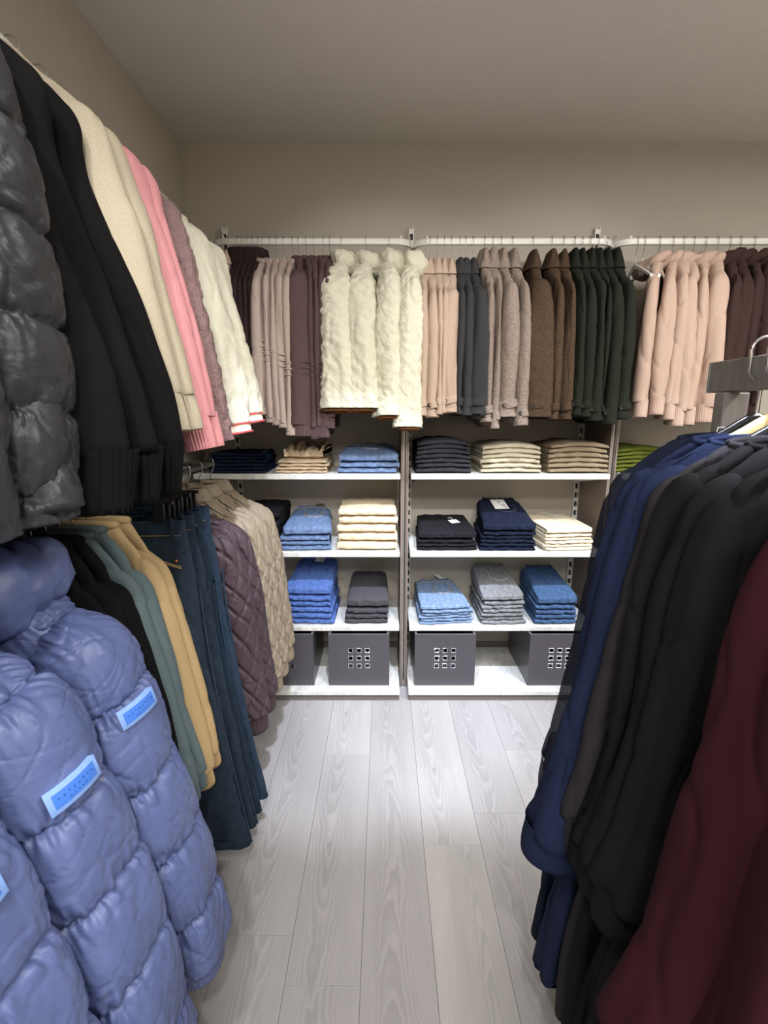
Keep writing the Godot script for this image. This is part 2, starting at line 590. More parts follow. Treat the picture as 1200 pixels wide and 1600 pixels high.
		"hood":
			mb = MB.new()
			mb.far = far
			var rr2: float = g.get("hood_r", 0.045)
			var bk: float = g.get("hood_back", 1.0)
			var nv := 34
			var nu := 26 if g.get("d", {}).get("mode", "") != "teddy" else 40
			if g.get("d", {}).get("mode", "") == "teddy":
				nv = 64
			var p := PackedVector3Array()
			var hd := d.duplicate()
			hd.fold = 0.0
			if hd.get("mode", "") == "puffer":
				hd.cell = 0.13
				hd.amp = hd.amp * 0.8
				hd.wr = 0.02
			for i in nv + 1:
				var ph: float = TAU * (i % nv) / nv
				var w := 0.5 + 0.5 * bk * sin(ph)
				var cc := Vector3((nw + 0.02) * cos(ph), 0.012 - 0.05 * w * g.get("hood_drop", 1.0), (g.get("hood_z", 0.04) + 0.02 * w) * sin(ph))
				var rad := Vector3(cos(ph), 0, sin(ph))
				var r := rr2 * (0.62 + 0.55 * w)
				for j in nu:
					var ta := TAU * j / nu
					var dir := rad * cos(ta) + Vector3.UP * sin(ta)
					var qq := cc + dir * r
					var q3: Vector3 = qq + dir * disp(hd, float(j) / nu, TAU * r, ph * 0.09, 1.0, qq)
					p.append(q3 * Vector3(far if q3.x < 0 else 1.0, 1, 1))
			mb.grid(p, nu, nv + 1, true)
			part("hood", mb, cm, o)
	return o

func sleeve_label(cs: Array, as_: Array, bs: Array, g: Dictionary, sl: Node) -> void:   # woven label on the outside of a sleeve: border, field, stitched marks
	var t: float = g.label_at
	var cc: Vector3 = cat(cs, t)
	var aa: Vector3 = cat(as_, t)
	var bb: Vector3 = cat(bs, t)
	var up: Vector3 = (cat(cs, t - 0.05) - cc).normalized()
	var lw := 0.07
	var lh := 0.034
	var lift: float = g.get("label_lift", 0.012)
	var at := func(x: float, y: float, e: float) -> Vector3:
		var th: float = g.get("label_turn", 0.0) + x / bb.length()
		var r := aa * cos(th) + bb * sin(th)
		return cc + r + r.normalized() * (lift + e) + up * y
	var sheet := func(x0: float, x1: float, y0: float, y1: float, e: float, thick: float) -> MB:
		var mb := MB.new()
		var p := PackedVector3Array()
		for row in [[y1, -thick], [y1, e], [y0, e], [y0, -thick]]:
			for j in 13:
				p.append(at.call(lerpf(x0, x1, j / 12.0), row[0], row[1]))
		mb.grid(p, 13, 4, false, true)
		return mb
	var lb := part("woven_label", sheet.call(-lw / 2, lw / 2, -lh / 2, lh / 2, 0.0015, 0.01), mat("label_border", "#7c9fdc", 0.6), sl)
	part("label_field", sheet.call(-lw / 2 + 0.007, lw / 2 - 0.007, -lh / 2 + 0.0065, lh / 2 - 0.005, 0.0023, 0.0), mat("label_blue", "#3f74cf", 0.55), sl)
	var mb := MB.new()
	for k in 8:
		mb.box(at.call(-0.022 + 0.0063 * k, 0.0025 + 0.0008 * (k % 3), 0.0026), Vector3(0.0013, 0.0026 - 0.0006 * (k % 2), 0.002), 0.0002)
	for k in 5:
		mb.box(at.call(-0.011 + 0.0052 * k, -0.0055, 0.0026), Vector3(0.0013, 0.0019, 0.002), 0.0002)
	part("label_stitching", mb, mat("label_ink", "#2b4f9c", 0.8), sl)
	lb.set_meta("label", "pale blue woven label with a brighter blue field")

# ------------------------------------------------------------------ hangers
func hanger(label: String, group: String, at: Vector3, turn: float, hook_h: float, hook_mat: Material, arm_mat: Material, arms := 0.19, wire := 0.0016, thick := 0.006, drop := 0.085, rail_r := 0.012, sway := 0.0) -> Node3D:
	# at: the foot of the hook (the neck of the hanger); the hook's bend lies hook_h above it
	var o := thing("clothes_hanger", label, "hanger", at, turn, group)
	var mb := MB.new()
	var pts := [Vector3(0, -0.012, 0), Vector3(0, 0.02, 0), Vector3(sway * 0.3, hook_h * 0.45, 0)]
	var R := rail_r + wire + 0.004
	pts.append(Vector3(R * 0.9, hook_h - R * 1.3, 0))
	for k in 11:
		var ph: float = lerpf(-0.35, PI + 0.5, k / 10.0)
		pts.append(Vector3(R * cos(ph), hook_h + R * sin(ph), 0))
	mb.tube(pts, wire, 6)
	part("hook", mb, hook_mat, o)
	mb = MB.new()
	var c := []
	var a := []
	var b := []
	for k in 9:
		var x := lerpf(-1, 1, k / 8.0)
		c.append(Vector3(x * arms, -drop * pow(absf(x), 1.15) - 0.012, 0))
		var hh := lerpf(thick * 2.2, thick * 1.2, absf(x))
		a.append(Vector3(0, hh, 0))
		b.append(Vector3(0, 0, -thick))
	loft(mb, c, a, b, 12, 25, 2.3, {"seed": 0.0})
	for e in [0, 24]:
		var pts2 := []
		for j in 12:
			pts2.append(mb.v[e * 12 + j])
		mb.poly(pts2, Vector3(0, -0.05, 0))
	part("shoulder_bar", mb, arm_mat, o)
	return o

# ------------------------------------------------------------------ camera arithmetic: where a pixel of the photograph lies at a given distance
func zc(dist: float, y: float) -> float:
	return dist * cos(deg_to_rad(PITCH)) + (EYE - y) * sin(deg_to_rad(PITCH))

func x_at(px: float, dist: float, y: float) -> float:
	return (px - 600.0) / F * zc(dist, y)

func y_at(py: float, dist: float) -> float:
	return EYE - dist * tan(atan((py - 800.0) / F) + deg_to_rad(PITCH))

# ------------------------------------------------------------------ garment rows
const RAIL_D := 2.40
const RAIL_Y := 2.185

# one row entry on the back rails: [hook px, sleeve left px, sleeve right px, cuff py]
func back_row(called: String, g0: Dictionary, rows: Array, what: String, category: String, group: String, neck_y := 2.10, arm := "hanger_white") -> void:
	for i in rows.size():
		var r: Array = rows[i]
		var g := g0.duplicate()
		var sh: float = g.get("sh", 0.21)
		var drop: float = g.get("drop", 0.11)
		var ny: float = neck_y + (r[4] if r.size() > 4 else 0.0)
		var xn := x_at(r[0], RAIL_D, ny)
		var reach: float = sh + 0.03 + g.get("lean", 0.03) * 0.5
		var ds := RAIL_D - reach
		var z := zc(ds, 1.72)
		var xs: float = ((r[1] + r[2]) / 2.0 - 600.0) / F * z
		var dl := asin(clampf((xs - xn) / reach, -0.6, 0.6))
		g.rb = (r[2] - r[1]) / 2.0 / F * z
		g.sleeve = ny - drop - y_at(r[3], ds) - g.get("cuff_rib", 0.0) * 0.9
		if not g0.has("len"):
			g.len = drop + g.sleeve * 0.98
		g.clear = 0.222
		var word: String = ("leftmost" if i == 0 else ("rightmost" if i == rows.size() - 1 else ORD[i] + " from left")) + " of " + CNT[rows.size()]
		garment(called, g, Vector3(xn, ny, -RAIL_D), -PI / 2 + dl, "%s, %s" % [what, word], category, group)
		var hk := Vector3(xn, ny + 0.0, -RAIL_D)
		hanger("hanger of the %s, %s" % [what.get_slice(" with", 0), word], "hangers on the back rails", hk, -PI / 2 + dl * 0.4, RAIL_Y - ny + 0.004, mats.wire, mats[arm], sh - 0.035, 0.0016, 0.005, drop + 0.008, 0.013, rng.randf_range(-0.015, 0.015))

# one on the left rails
func left_one(called: String, g: Dictionary, x: float, ny: float, dist: float, yaw: float, label: String, category: String, group: String, rail_y: float, arm: Material, hook: Material) -> void:
	g.clear = x - WALL_X - 0.012
	garment(called, g, Vector3(x, ny, -dist), yaw, label, category, group)
	hanger("hanger of the " + label.get_slice(",", 0) + "," + label.get_slice(",", 1), "hangers on the left wall rails", Vector3(x, ny + 0.005, -dist), yaw, rail_y - ny + 0.004, hook, arm, minf(0.185, g.get("sh", 0.21) - 0.03), 0.0018, 0.006, g.get("drop", 0.11) + 0.012, 0.013)

# ------------------------------------------------------------------ folded piles
func folded(called: String, w: float, h: float, dp: float, m: Material, o: Dictionary, at: Vector3, turn: float, label: String, category: String, group: String) -> Node3D:
	# origin: middle of the underside; the folded edge faces +z
	var t := thing(called, label, category, at, turn, group)
	var sd := rng.randf() * 10.0
	var nx := 30
	var nu := 44
	var p := PackedVector3Array()
	var arch: float = o.get("arch", 0.0)
	var groove: float = o.get("groove", 0.0)
	var back: float = o.get("back", 0.0)           # the back stands higher than the folded edge
	var narrow: float = o.get("narrow", 0.0)       # towards the back
	for i in nx:
		var t0 := float(i) / (nx - 1)
		var x := sin((t0 - 0.5) * PI) * 0.5
		var e := pow(maxf(0.0, 1.0 - pow(absf(x) * 2.0, 7.0)), 0.5)
		e = maxf(e, 0.12)
		for j in nu:
			var th := TAU * j / nu
			var co := cos(th)
			var si := sin(th)
			var zz := signf(co) * pow(absf(co), 0.42) * dp / 2.0 * lerpf(0.96, 1.0, e)
			var yy := signf(si) * pow(absf(si), 0.62) * h / 2.0 * lerpf(0.7, 1.0, e)
			var bz := 0.5 - zz / dp                  # 0 at the front, 1 at the back
			var y := h / 2.0 + yy
			var top := clampf(y / h, 0, 1)
			y += back * bz * top + arch * (1.0 - 4.0 * x * x) * (0.4 + 0.6 * top)
			y += 0.004 * top * N.get_noise_3d(x * 6.0 + sd, zz * 6.0, sd)
			y += o.get("rough", 0.0) * top * N.get_noise_3d(x * 9.0 + sd, zz * 9.0, sd + 4.0)
			var xx := x * w * (1.0 - narrow * bz)
			xx += signf(x) * 0.004 * N.get_noise_3d(zz * 9.0, y * 30.0, sd) * absf(x) * 2.0
			zz += 0.005 * N.get_noise_3d(x * 5.0, sd, 2.0) + 0.003 * N.get_noise_3d(x * 18.0, y * 60.0, sd)
			if groove > 0.0 and co > 0.3:
				var mid := (y - arch * (1.0 - 4.0 * x * x)) / h - 0.47 - 0.08 * N.get_noise_2d(x * 4.0, sd)
				zz -= groove * exp(-mid * mid * 130.0)
			p.append(Vector3(xx, maxf(y, 0.0), zz))
	var mb := MB.new()
	mb.grid(p, nu, nx, true, true)
	for e2 in [0, nx - 1]:
		var pts := []
		for j in nu:
			pts.append(p[e2 * nu + j])
		mb.poly(pts, Vector3(0, h / 2, 0))
	part("folded_cloth", mb, m, t)
	# layer edges at the two ends
	if o.get("layers", 0) > 0:
		for s in [-1.0, 1.0]:
			for k in o.layers:
				mb = MB.new()
				var yy2: float = h * (0.25 + 0.5 * k / maxf(1.0, o.layers - 1.0))
				var path := []
				for q in 9:
					var zq := lerpf(-0.42, 0.46, q / 8.0) * dp
					path.append(Vector3(s * w * 0.5 * (1.0 - narrow * (0.5 - zq / dp)) - s * 0.003, yy2 + back * (0.5 - zq / dp) * yy2 / h + 0.002 * N.get_noise_2d(zq * 20.0, sd + k), zq))
				mb.tube(path, minf(0.006, h * 0.16), 5)
				part("layer_edge", mb, m, t)
	return t

func surf_y(h: float, back: float, dp: float, z: float) -> float:
	return h + back * (0.5 - z / dp)

func jeans_details(t: Node3D, w: float, h: float, dp: float, back: float, narrow: float, m: Material, thread: Material, px := 0.02) -> void:
	# back pocket with its stitching, yoke seam, waistband with belt loops, on the upper side of the top pair
	var pt := func(x: float, z: float, e: float) -> Vector3:
		return Vector3(x * (1.0 - narrow * (0.5 - z / dp)), surf_y(h, back, dp, z) + e, z)
	var mb := MB.new()
	var p := PackedVector3Array()
	var rows := [[0.052, 0.26, 0.0], [0.06, 0.25, 0.004], [0.06, 0.1, 0.004], [0.055, 0.0, 0.004], [0.03, -0.05, 0.004], [0.004, -0.075, 0.004], [0.001, -0.09, 0.0]]
	for r in rows:
		for j in 9:
			p.append(pt.call(px + lerpf(-1, 1, j / 8.0) * r[0], -r[1] * dp * 0.9 + 0.02, r[2] if j > 0 and j < 8 else 0.0))
	mb.grid(p, 9, rows.size(), false, false)
	part("back_pocket", mb, m, t)
	mb = MB.new()
	for ins in [0.006, 0.011]:
		var path := []
		for q in [[-0.06, 0.25], [-0.06, 0.1], [-0.055, 0.0], [-0.03, -0.05], [0.0, -0.075], [0.03, -0.05], [0.055, 0.0], [0.06, 0.1], [0.06, 0.25]]:
			path.append(pt.call(px + q[0] * (1.0 - ins * 14.0), -(q[1] + 0.2 * ins * 14.0 * (0.1 - q[1])) * dp * 0.9 + 0.02, 0.0052))
		mb.tube(path, 0.0009, 4)
	mb.tube([pt.call(-w * 0.46, -0.28 * dp, 0.001), pt.call(px, -0.33 * dp, 0.003), pt.call(w * 0.46, -0.28 * dp, 0.001)], 0.0011, 4)
	part("stitching", mb, thread, t)
	mb = MB.new()
	p = PackedVector3Array()
	for r in [[-0.33, 0.0], [-0.335, 0.004], [-0.41, 0.003], [-0.45, -0.006]]:
		for j in 11:
			p.append(pt.call(lerpf(-0.4, 0.4, j / 10.0) * w, r[0] * dp, r[1]))
	mb.grid(p, 11, 4, false, true)
	var wb := part("waistband", mb, m, t)
	for k in 3:
		var cx := lerpf(-0.34, 0.34, k / 2.0) * w
		part("belt_loop", bx(pt.call(cx, -0.385 * dp, 0.005), Vector3(0.009, 0.005, 0.1 * dp), 0.0015), m, wb)

func paper_tag(t: Node3D, at: Vector3, size: Vector2, tilt: Vector3, notch := true) -> void:   # white swing ticket: card, printed lines, string
	var mb := MB.new()
	var xf := Transform3D(Basis.from_euler(tilt), at)
	mb.box(Vector3(), Vector3(size.x, 0.0012, size.y), 0.0003)
	for i in mb.v.size():
		mb.v[i] = xf * mb.v[i]
		mb.n[i] = xf.basis * mb.n[i]
	var card := part("price_tag", mb, mats.paper, t)
	mb = MB.new()
	for q in [[0.0, -0.3, 0.3, 0.03], [0.0, -0.12, 0.2, 0.05], [0.22, 0.1, 0.36, 0.03], [0.24, 0.22, 0.26, 0.06], [0.24, 0.34, 0.36, 0.03], [0.3, 0.43, 0.14, 0.04]]:
		mb.box(Vector3(q[0] * size.x, 0.0008, q[1] * size.y), Vector3(q[2] * size.x, 0.0006, q[3] * size.y), 0.0001)
	for i in mb.v.size():
		mb.v[i] = xf * mb.v[i]
		mb.n[i] = xf.basis * mb.n[i]
	part("tag_print", mb, mats.tag_ink, card)
	mb = MB.new()
	mb.tube([xf * Vector3(0, 0.001, -size.y * 0.42), xf * Vector3(0.004, 0.006, -size.y * 0.55), xf * Vector3(-0.004, 0.008, -size.y * 0.85), xf * Vector3(-0.012, 0.002, -size.y * 1.05)], 0.0012, 5)
	part("tag_string", mb, mats.paper, card)

# a pile: px range of the front, shelf height, py of the top of the front, number of pieces
func pile(called: String, l: float, r: float, shelf_y: float, front_d: float, top_py: float, count: int, m: Material, o: Dictionary, what: String, category: String, where: String) -> Array:
	var y_mid := shelf_y + 0.05
	var w: float = (r - l) / F * zc(front_d, y_mid)
	var x: float = x_at((l + r) / 2.0, front_d, y_mid)
	var total := y_at(top_py, front_d + o.get("top_at", 0.03)) - shelf_y
	var dp: float = o.get("dp", 0.34)
	var arch: float = o.get("arch", 0.0)
	var back: float = o.get("back", 0.0)
	var heights := []
	var sum := 0.0
	for i in count:
		var k := rng.randf_range(0.9, 1.1)
		if i == count - 1:
			k *= o.get("top_k", 1.0)
		heights.append(k)
		sum += k
	var y := shelf_y
	var made := []
	for i in count:
		var h: float = heights[i] / sum * (total - arch)
		var oo := o.duplicate()
		oo.arch = arch * (0.4 + 0.6 * i / maxf(1, count - 1))
		oo.back = back * (1.0 if i == count - 1 else 0.35) / 1.0
		if i == count - 1:
			oo.back = o.get("top_back", oo.back)
		var jit := o.get("jit", 0.006) as float
		var ord: String = "topmost" if i == count - 1 else ("lowest" if i == 0 else ORD[count - 1 - i] + " from top")
		var yy := y + (arch * (0.4 * 0.6 * i / maxf(1, count)) if i > 0 else 0.0)
		var ww: float = w * (1.0 - 0.012 * i * o.get("taper", 1.0)) * rng.randf_range(0.985, 1.015)
		var f := folded(called, ww, h * 1.04, dp, m, oo, Vector3(x + rng.randf_range(-jit, jit), yy, -front_d - dp / 2.0 - 0.004 * i * o.get("step", 0.6) + rng.randf_range(-jit, jit) * 0.6), o.get("turn", 0.0) + rng.randf_range(-1, 1) * 0.012, "%s, %s of %s %s" % [what, ord, CNT[count], where], category, "pile of " + what + " " + where)
		made.append([f, ww, h * 1.04, dp, oo.back, o.get("narrow", 0.0)])
		y += h + oo.back * 0.0
	return made[-1]

# ------------------------------------------------------------------ trousers on a clip hanger
func hung_jeans(dist: float, x: float, y: float, yaw: float, m: Material, thread: Material, label: String, length: float) -> void:
	var o := thing("jeans", label, "jeans", Vector3(x, y, -dist), yaw, "jeans hanging from the left lower rail")
	var sd := rng.randf() * 10.0
	var mb := MB.new()
	var d := {"seed": sd, "wr": 0.006, "fold": 0.004, "k": 4.0}
	loft(mb, [Vector3(0, 0, 0), Vector3(0, -0.06, 0), Vector3(0.005, -0.16, 0), Vector3(0.01, -0.27, 0)], [Vector3(0.195, 0, 0), Vector3(0.2, 0, 0), Vector3(0.212, 0, 0), Vector3(0.215, 0, 0)], [Vector3(0, 0, 0.02), Vector3(0, 0, 0.022), Vector3(0, 0, 0.03), Vector3(0, 0, 0.034)], 56, 26, 2.4, d)
	part("seat", mb, m, o)
	for s in [1.0, -1.0]:
		mb = MB.new()
		var cx: float = 0.105 * s
		var dd := d.duplicate()
		dd.seed = sd + s
		dd.wr = 0.008
		loft(mb, [Vector3(cx + 0.01, -0.22, 0), Vector3(cx + 0.026, -0.4, 0.002), Vector3(cx + 0.066, -0.65, 0.004), Vector3(cx + 0.125, -length, 0.006)], [Vector3(0.108, 0, 0), Vector3(0.104, 0, 0), Vector3(0.096, 0, 0), Vector3(0.094, 0, 0)], [Vector3(0, 0, 0.034), Vector3(0, 0, 0.032), Vector3(0, 0, 0.028), Vector3(0, 0, 0.026)], 40, 44, 2.4, dd, 0.04)
		var leg := part("leg", mb, m, o)
		mb = MB.new()
		for zz in [-1.0, 1.0]:
			pass
		var path := []
		for k in 14:
			var t := k / 13.0
			path.append(Vector3(cx + 0.012 + 0.113 * pow(t, 1.4) + s * lerpf(0.109, 0.095, t), -0.2 - (length - 0.2) * t, 0.003 * t))
		mb.tube(path, 0.003, 6)
		part("side_seam", mb, cloth("#3b4c62", "denim"), leg)
		mb = MB.new()
		ring_band(mb, Vector3(cx + 0.122, -length + 0.014, 0.006), Vector3(0.096, 0, 0), Vector3(0, 0, 0.028), Vector3.UP, 0.026, 0.002, 36)
		part("leg_hem", mb, m, leg)
	mb = MB.new()
	ring_band(mb, Vector3(0, -0.018, 0), Vector3(0.198, 0, 0), Vector3(0, 0, 0.023), Vector3.UP, 0.038, 0.002, 48)
	var wb := part("waistband", mb, m, o)
	for k in 4:
		var x2 := lerpf(-0.15, 0.17, k / 3.0)
		part("belt_loop", bx(Vector3(x2, -0.018, 0.026 * sqrt(1.0 - pow(x2 / 0.2, 2)) + 0.003), Vector3(0.011, 0.05, 0.004), 0.001), m, wb)
	mb = MB.new()
	for q in [[0.06, -0.045, 0.19, -0.125], [0.06, -0.05, 0.19, -0.13]]:
		var path2 := []
		for k in 9:
			var t := k / 8.0
			var xx := lerpf(q[0], q[2], t)
			path2.append(Vector3(xx, lerpf(q[1], q[3], pow(t, 0.6)), 0.033 * sqrt(maxf(0.0, 1.0 - pow(xx / 0.222, 4))) + 0.002))
		mb.tube(path2, 0.0011, 4)
	mb.tube([Vector3(-0.19, -0.04, 0.016), Vector3(0, -0.04, 0.027), Vector3(0.19, -0.04, 0.014)], 0.001, 4)
	part("stitching", mb, thread, o)
	for q in [Vector3(0.178, -0.108, 0.026), Vector3(0.07, -0.055, 0.031)]:
		mb = MB.new()
		mb.lathe([Vector2(0.0004, 0.003), Vector2(0.003, 0.0026), Vector2(0.0046, 0.001), Vector2(0.0046, -0.003)], 12, Transform3D(Basis(Vector3(1, 0, 0), PI / 2), q))
		part("rivet", mb, mats.copper, o)
	# its clip hanger
	var h := thing("clip_hanger", "black clip hanger of the " + label, "hanger", Vector3(x, y + 0.035, -dist), yaw, "clip hangers on the left lower rail")
	mb = MB.new()
	mb.tube([Vector3(-0.17, 0.012, 0), Vector3(0.17, 0.012, 0)], 0.005, 8)
	part("bar", mb, mats.black_plastic, h)
	for s in [-1.0, 1.0]:
		var cl := part("clip", bx(Vector3(0.14 * s, -0.012, 0.017), Vector3(0.03, 0.055, 0.009), 0.003), mats.black_plastic, h)
		part("clip_jaw", bx(Vector3(0.14 * s, -0.012, -0.017), Vector3(0.03, 0.055, 0.009), 0.003), mats.black_plastic, cl)
	mb = MB.new()
	var pts := [Vector3(0, 0.012, 0), Vector3(0, 0.04, 0)]
	for k in 11:
		var ph := lerpf(-0.5, PI + 0.4, k / 10.0)
		pts.append(Vector3(0.018 * cos(ph), 0.072 + 0.018 * sin(ph), 0))
	mb.tube(pts, 0.0018, 6)
	part("hook", mb, mats.wire, h)

# ------------------------------------------------------------------ rails, uprights, shelves
func upright(x: float, called_label: String) -> void:
	var o := thing("slotted_upright", called_label, "upright", Vector3(x, 0.0, WALL_Z + 0.001))
	var mb := MB.new()
	for s in [-1.0, 1.0]:
		mb.box(Vector3(s * 0.0105, 1.17, 0.012), Vector3(0.005, 2.3, 0.024), 0.001)
	var y := 0.05
	while y < 2.32:
		mb.box(Vector3(0, y, 0.0215), Vector3(0.018, 0.022, 0.004), 0.0005)
		y += 0.05
	part("slotted_strip", mb, mats.white_metal, o)
	part("channel", bx(Vector3(0, 1.17, 0.003), Vector3(0.018, 2.29, 0.004), 0.0005), mats.dark_slot, o)

func back_rail(x0: float, x1: float, label: String) -> void:
	var o := thing("clothes_rail", label, "clothes rail", Vector3((x0 + x1) / 2.0, RAIL_Y, WALL_Z), 0.0, "white rails along the back wall")
	var hw := (x1 - x0) / 2.0
	var R := 0.075
	var zf := -RAIL_D - WALL_Z
	var path := [Vector3(-hw, 0, 0.02), Vector3(-hw, 0, zf - R)]
	for k in range(1, 9):
		var ph := PI / 2 * k / 8.0
		path.append(Vector3(-hw + R - R * cos(ph), 0, zf - R + R * sin(ph)))
	for k in range(1, 12):
		path.append(Vector3(lerpf(-hw + R, hw - R, k / 12.0), 0, zf))
	for k in range(0, 9):
		var ph := PI / 2 * k / 8.0
		path.append(Vector3(hw - R + R * sin(ph), 0, zf - R + R * cos(ph)))
	path.append(Vector3(hw, 0, 0.02))
	var p := PackedVector3Array()
	for i in path.size():
		var t: Vector3 = (path[mini(i + 1, path.size() - 1)] - path[maxi(i - 1, 0)]).normalized()
		var side := t.cross(Vector3.UP)
		for j in 16:
			var th := TAU * j / 16
			p.append(path[i] + Vector3.UP * signf(sin(th)) * pow(absf(sin(th)), 0.6) * 0.0145 + side * signf(cos(th)) * pow(absf(cos(th)), 0.6) * 0.0085)
	var mb := MB.new()
	mb.grid(p, 16, path.size(), true)
	var t2 := part("oval_tube", mb, mats.white_metal, o)
	if p.size() > 0 and false:
		t2.visible = true
	for s in [-1.0, 1.0]:
		mb = MB.new()
		mb.lathe([Vector2(0.0005, 0.026), Vector2(0.005, 0.025), Vector2(0.0065, 0.021), Vector2(0.005, 0.017), Vector2(0.004, 0.012)], 12, Transform3D(Basis(), Vector3(s * (hw - 0.055), 0, zf - 0.004)))
		part("end_stop", mb, mats.white_metal, o)
		part("mounting_plate", bx(Vector3(s * hw, 0, 0.028), Vector3(0.012, 0.05, 0.012), 0.002), mats.white_metal, o)

func side_rail(y: float, z0: float, z1: float, x: float, label: String, m: Material) -> void:
	var o := thing("clothes_rail", label, "clothes rail", Vector3(WALL_X, y, (z0 + z1) / 2.0), 0.0, "rails along the left wall")
	var dx := x - WALL_X
	var hz := (z1 - z0) / 2.0
	var mb := MB.new()
	mb.tube([Vector3(dx, 0, -absf(hz)), Vector3(dx, 0, absf(hz))], 0.014, 14, 0.75)
	part("oval_tube", mb, m, o)
	for k in 3:
		var z := lerpf(-absf(hz), absf(hz), (k + 0.02) / 2.04)
		mb = MB.new()
		mb.tube([Vector3(0.01, 0, z), Vector3(dx * 0.7, 0, z), Vector3(dx, -0.002, z)], 0.009, 8)
		part("wall_arm", mb, m, o)
		part("wall_plate", bx(Vector3(0.007, 0, z), Vector3(0.012, 0.07, 0.03), 0.002), m, o)

func shelf(x0: float, x1: float, y_top: float, front_d: float, label: String) -> void:
	var th := 0.026
	var dp := -WALL_Z - 0.03 - front_d
	var o := thing("shelf_board", label, "shelf", Vector3((x0 + x1) / 2.0, y_top - th, -front_d - dp / 2.0))
	part("board", bx(Vector3(0, th / 2, 0), Vector3(x1 - x0, th, dp), 0.0025), mats.shelf_white, o)
	for s in [-1.0, 1.0]:
		var mb := MB.new()
		var x: float = s * ((x1 - x0) / 2.0 - 0.03)
		for e in [-0.0015, 0.0015]:
			mb.poly([Vector3(x + e, -0.001, -dp / 2), Vector3(x + e, -0.001, dp / 2 - 0.07), Vector3(x + e, -0.012, dp / 2 - 0.08), Vector3(x + e, -0.06, -dp / 2 + 0.02), Vector3(x + e, -0.065, -dp / 2)], Vector3(x - e, -0.02, 0))
		mb.box(Vector3(x, -0.003, -0.03), Vector3(0.012, 0.005, dp - 0.1), 0.001)
		part("bracket", mb, mats.white_metal, o)

func plinth(x0: float, x1: float, label: String) -> void:
	var fd := 2.165
	var dp := -WALL_Z - 0.012 - fd
	var o := thing("plinth_shelf", label, "plinth", Vector3((x0 + x1) / 2.0, 0, -fd - dp / 2.0))
	part("board", bx(Vector3(0, 0.047, 0), Vector3(x1 - x0, 0.024, dp), 0.0025), mats.shelf_white, o)
	part("kick_board", bx(Vector3(0, 0.0175, -0.004), Vector3(x1 - x0 - 0.004, 0.035, dp - 0.012), 0.002), mats.kick, o)

func crate(x: float, label: String) -> void:
	var w := 0.305
	var h := 0.279
	var dp := 0.39
	var y0 := 0.0595
	var o := thing("storage_box", label, "box", Vector3(x, y0, -2.215 - dp / 2.0), 0.0, "dark storage boxes on the plinths")
	var m: Material = mats.crate
	var t := 0.012
	for s in [-1.0, 1.0]:
		part("side_panel", bx(Vector3(s * (w / 2 - t / 2), h / 2, -t / 2), Vector3(t, h, dp - t), 0.0015), m, o)
	part("back_panel", bx(Vector3(0, h / 2, -dp / 2 + t / 2), Vector3(w - 2 * t, h, t), 0.0015), m, o)
	part("base_panel", bx(Vector3(0, t / 2, 0), Vector3(w - 2 * t, t, dp - 2 * t), 0.0015), m, o)
	# front with nine square holes
	var hole := 0.024
	var gap := 0.018
	var cy := h * 0.54
	var half := hole * 1.5 + gap
	var mb := MB.new()
	var z := dp / 2 - t / 2
	mb.box(Vector3(0, (cy + half + h) / 2, z), Vector3(w, h - cy - half, t), 0.00001)
	mb.box(Vector3(0, (cy - half) / 2, z), Vector3(w, cy - half, t), 0.00001)
	for s in [-1.0, 1.0]:
		mb.box(Vector3(s * (half + w / 2) / 2, cy, z), Vector3(w / 2 - half, half * 2, t), 0.00001)
	for k in 2:
		var off := (hole + gap) * (k - 0.5)
		mb.box(Vector3(off, cy, z), Vector3(gap, half * 2, t), 0.00001)
		for c in 3:
			mb.box(Vector3((hole + gap) * (c - 1), cy + off, z), Vector3(hole, gap, t), 0.00001)
	var fp := part("front_panel", mb, m, o)
	for i in 3:
		for j in 3:
			mb = MB.new()
			var cc := Vector3((hole + gap) * (i - 1), cy + (hole + gap) * (j - 1), z)
			for s in [-1.0, 1.0]:
				mb.box(cc + Vector3(0, s * (hole / 2 - 0.0012), 0.0008), Vector3(hole, 0.0024, t), 0.0003)
				mb.box(cc + Vector3(s * (hole / 2 - 0.0012), 0, 0.0008), Vector3(0.0024, hole - 0.0048, t), 0.0003)
			part("hole_rim", mb, mats.chrome, fp)

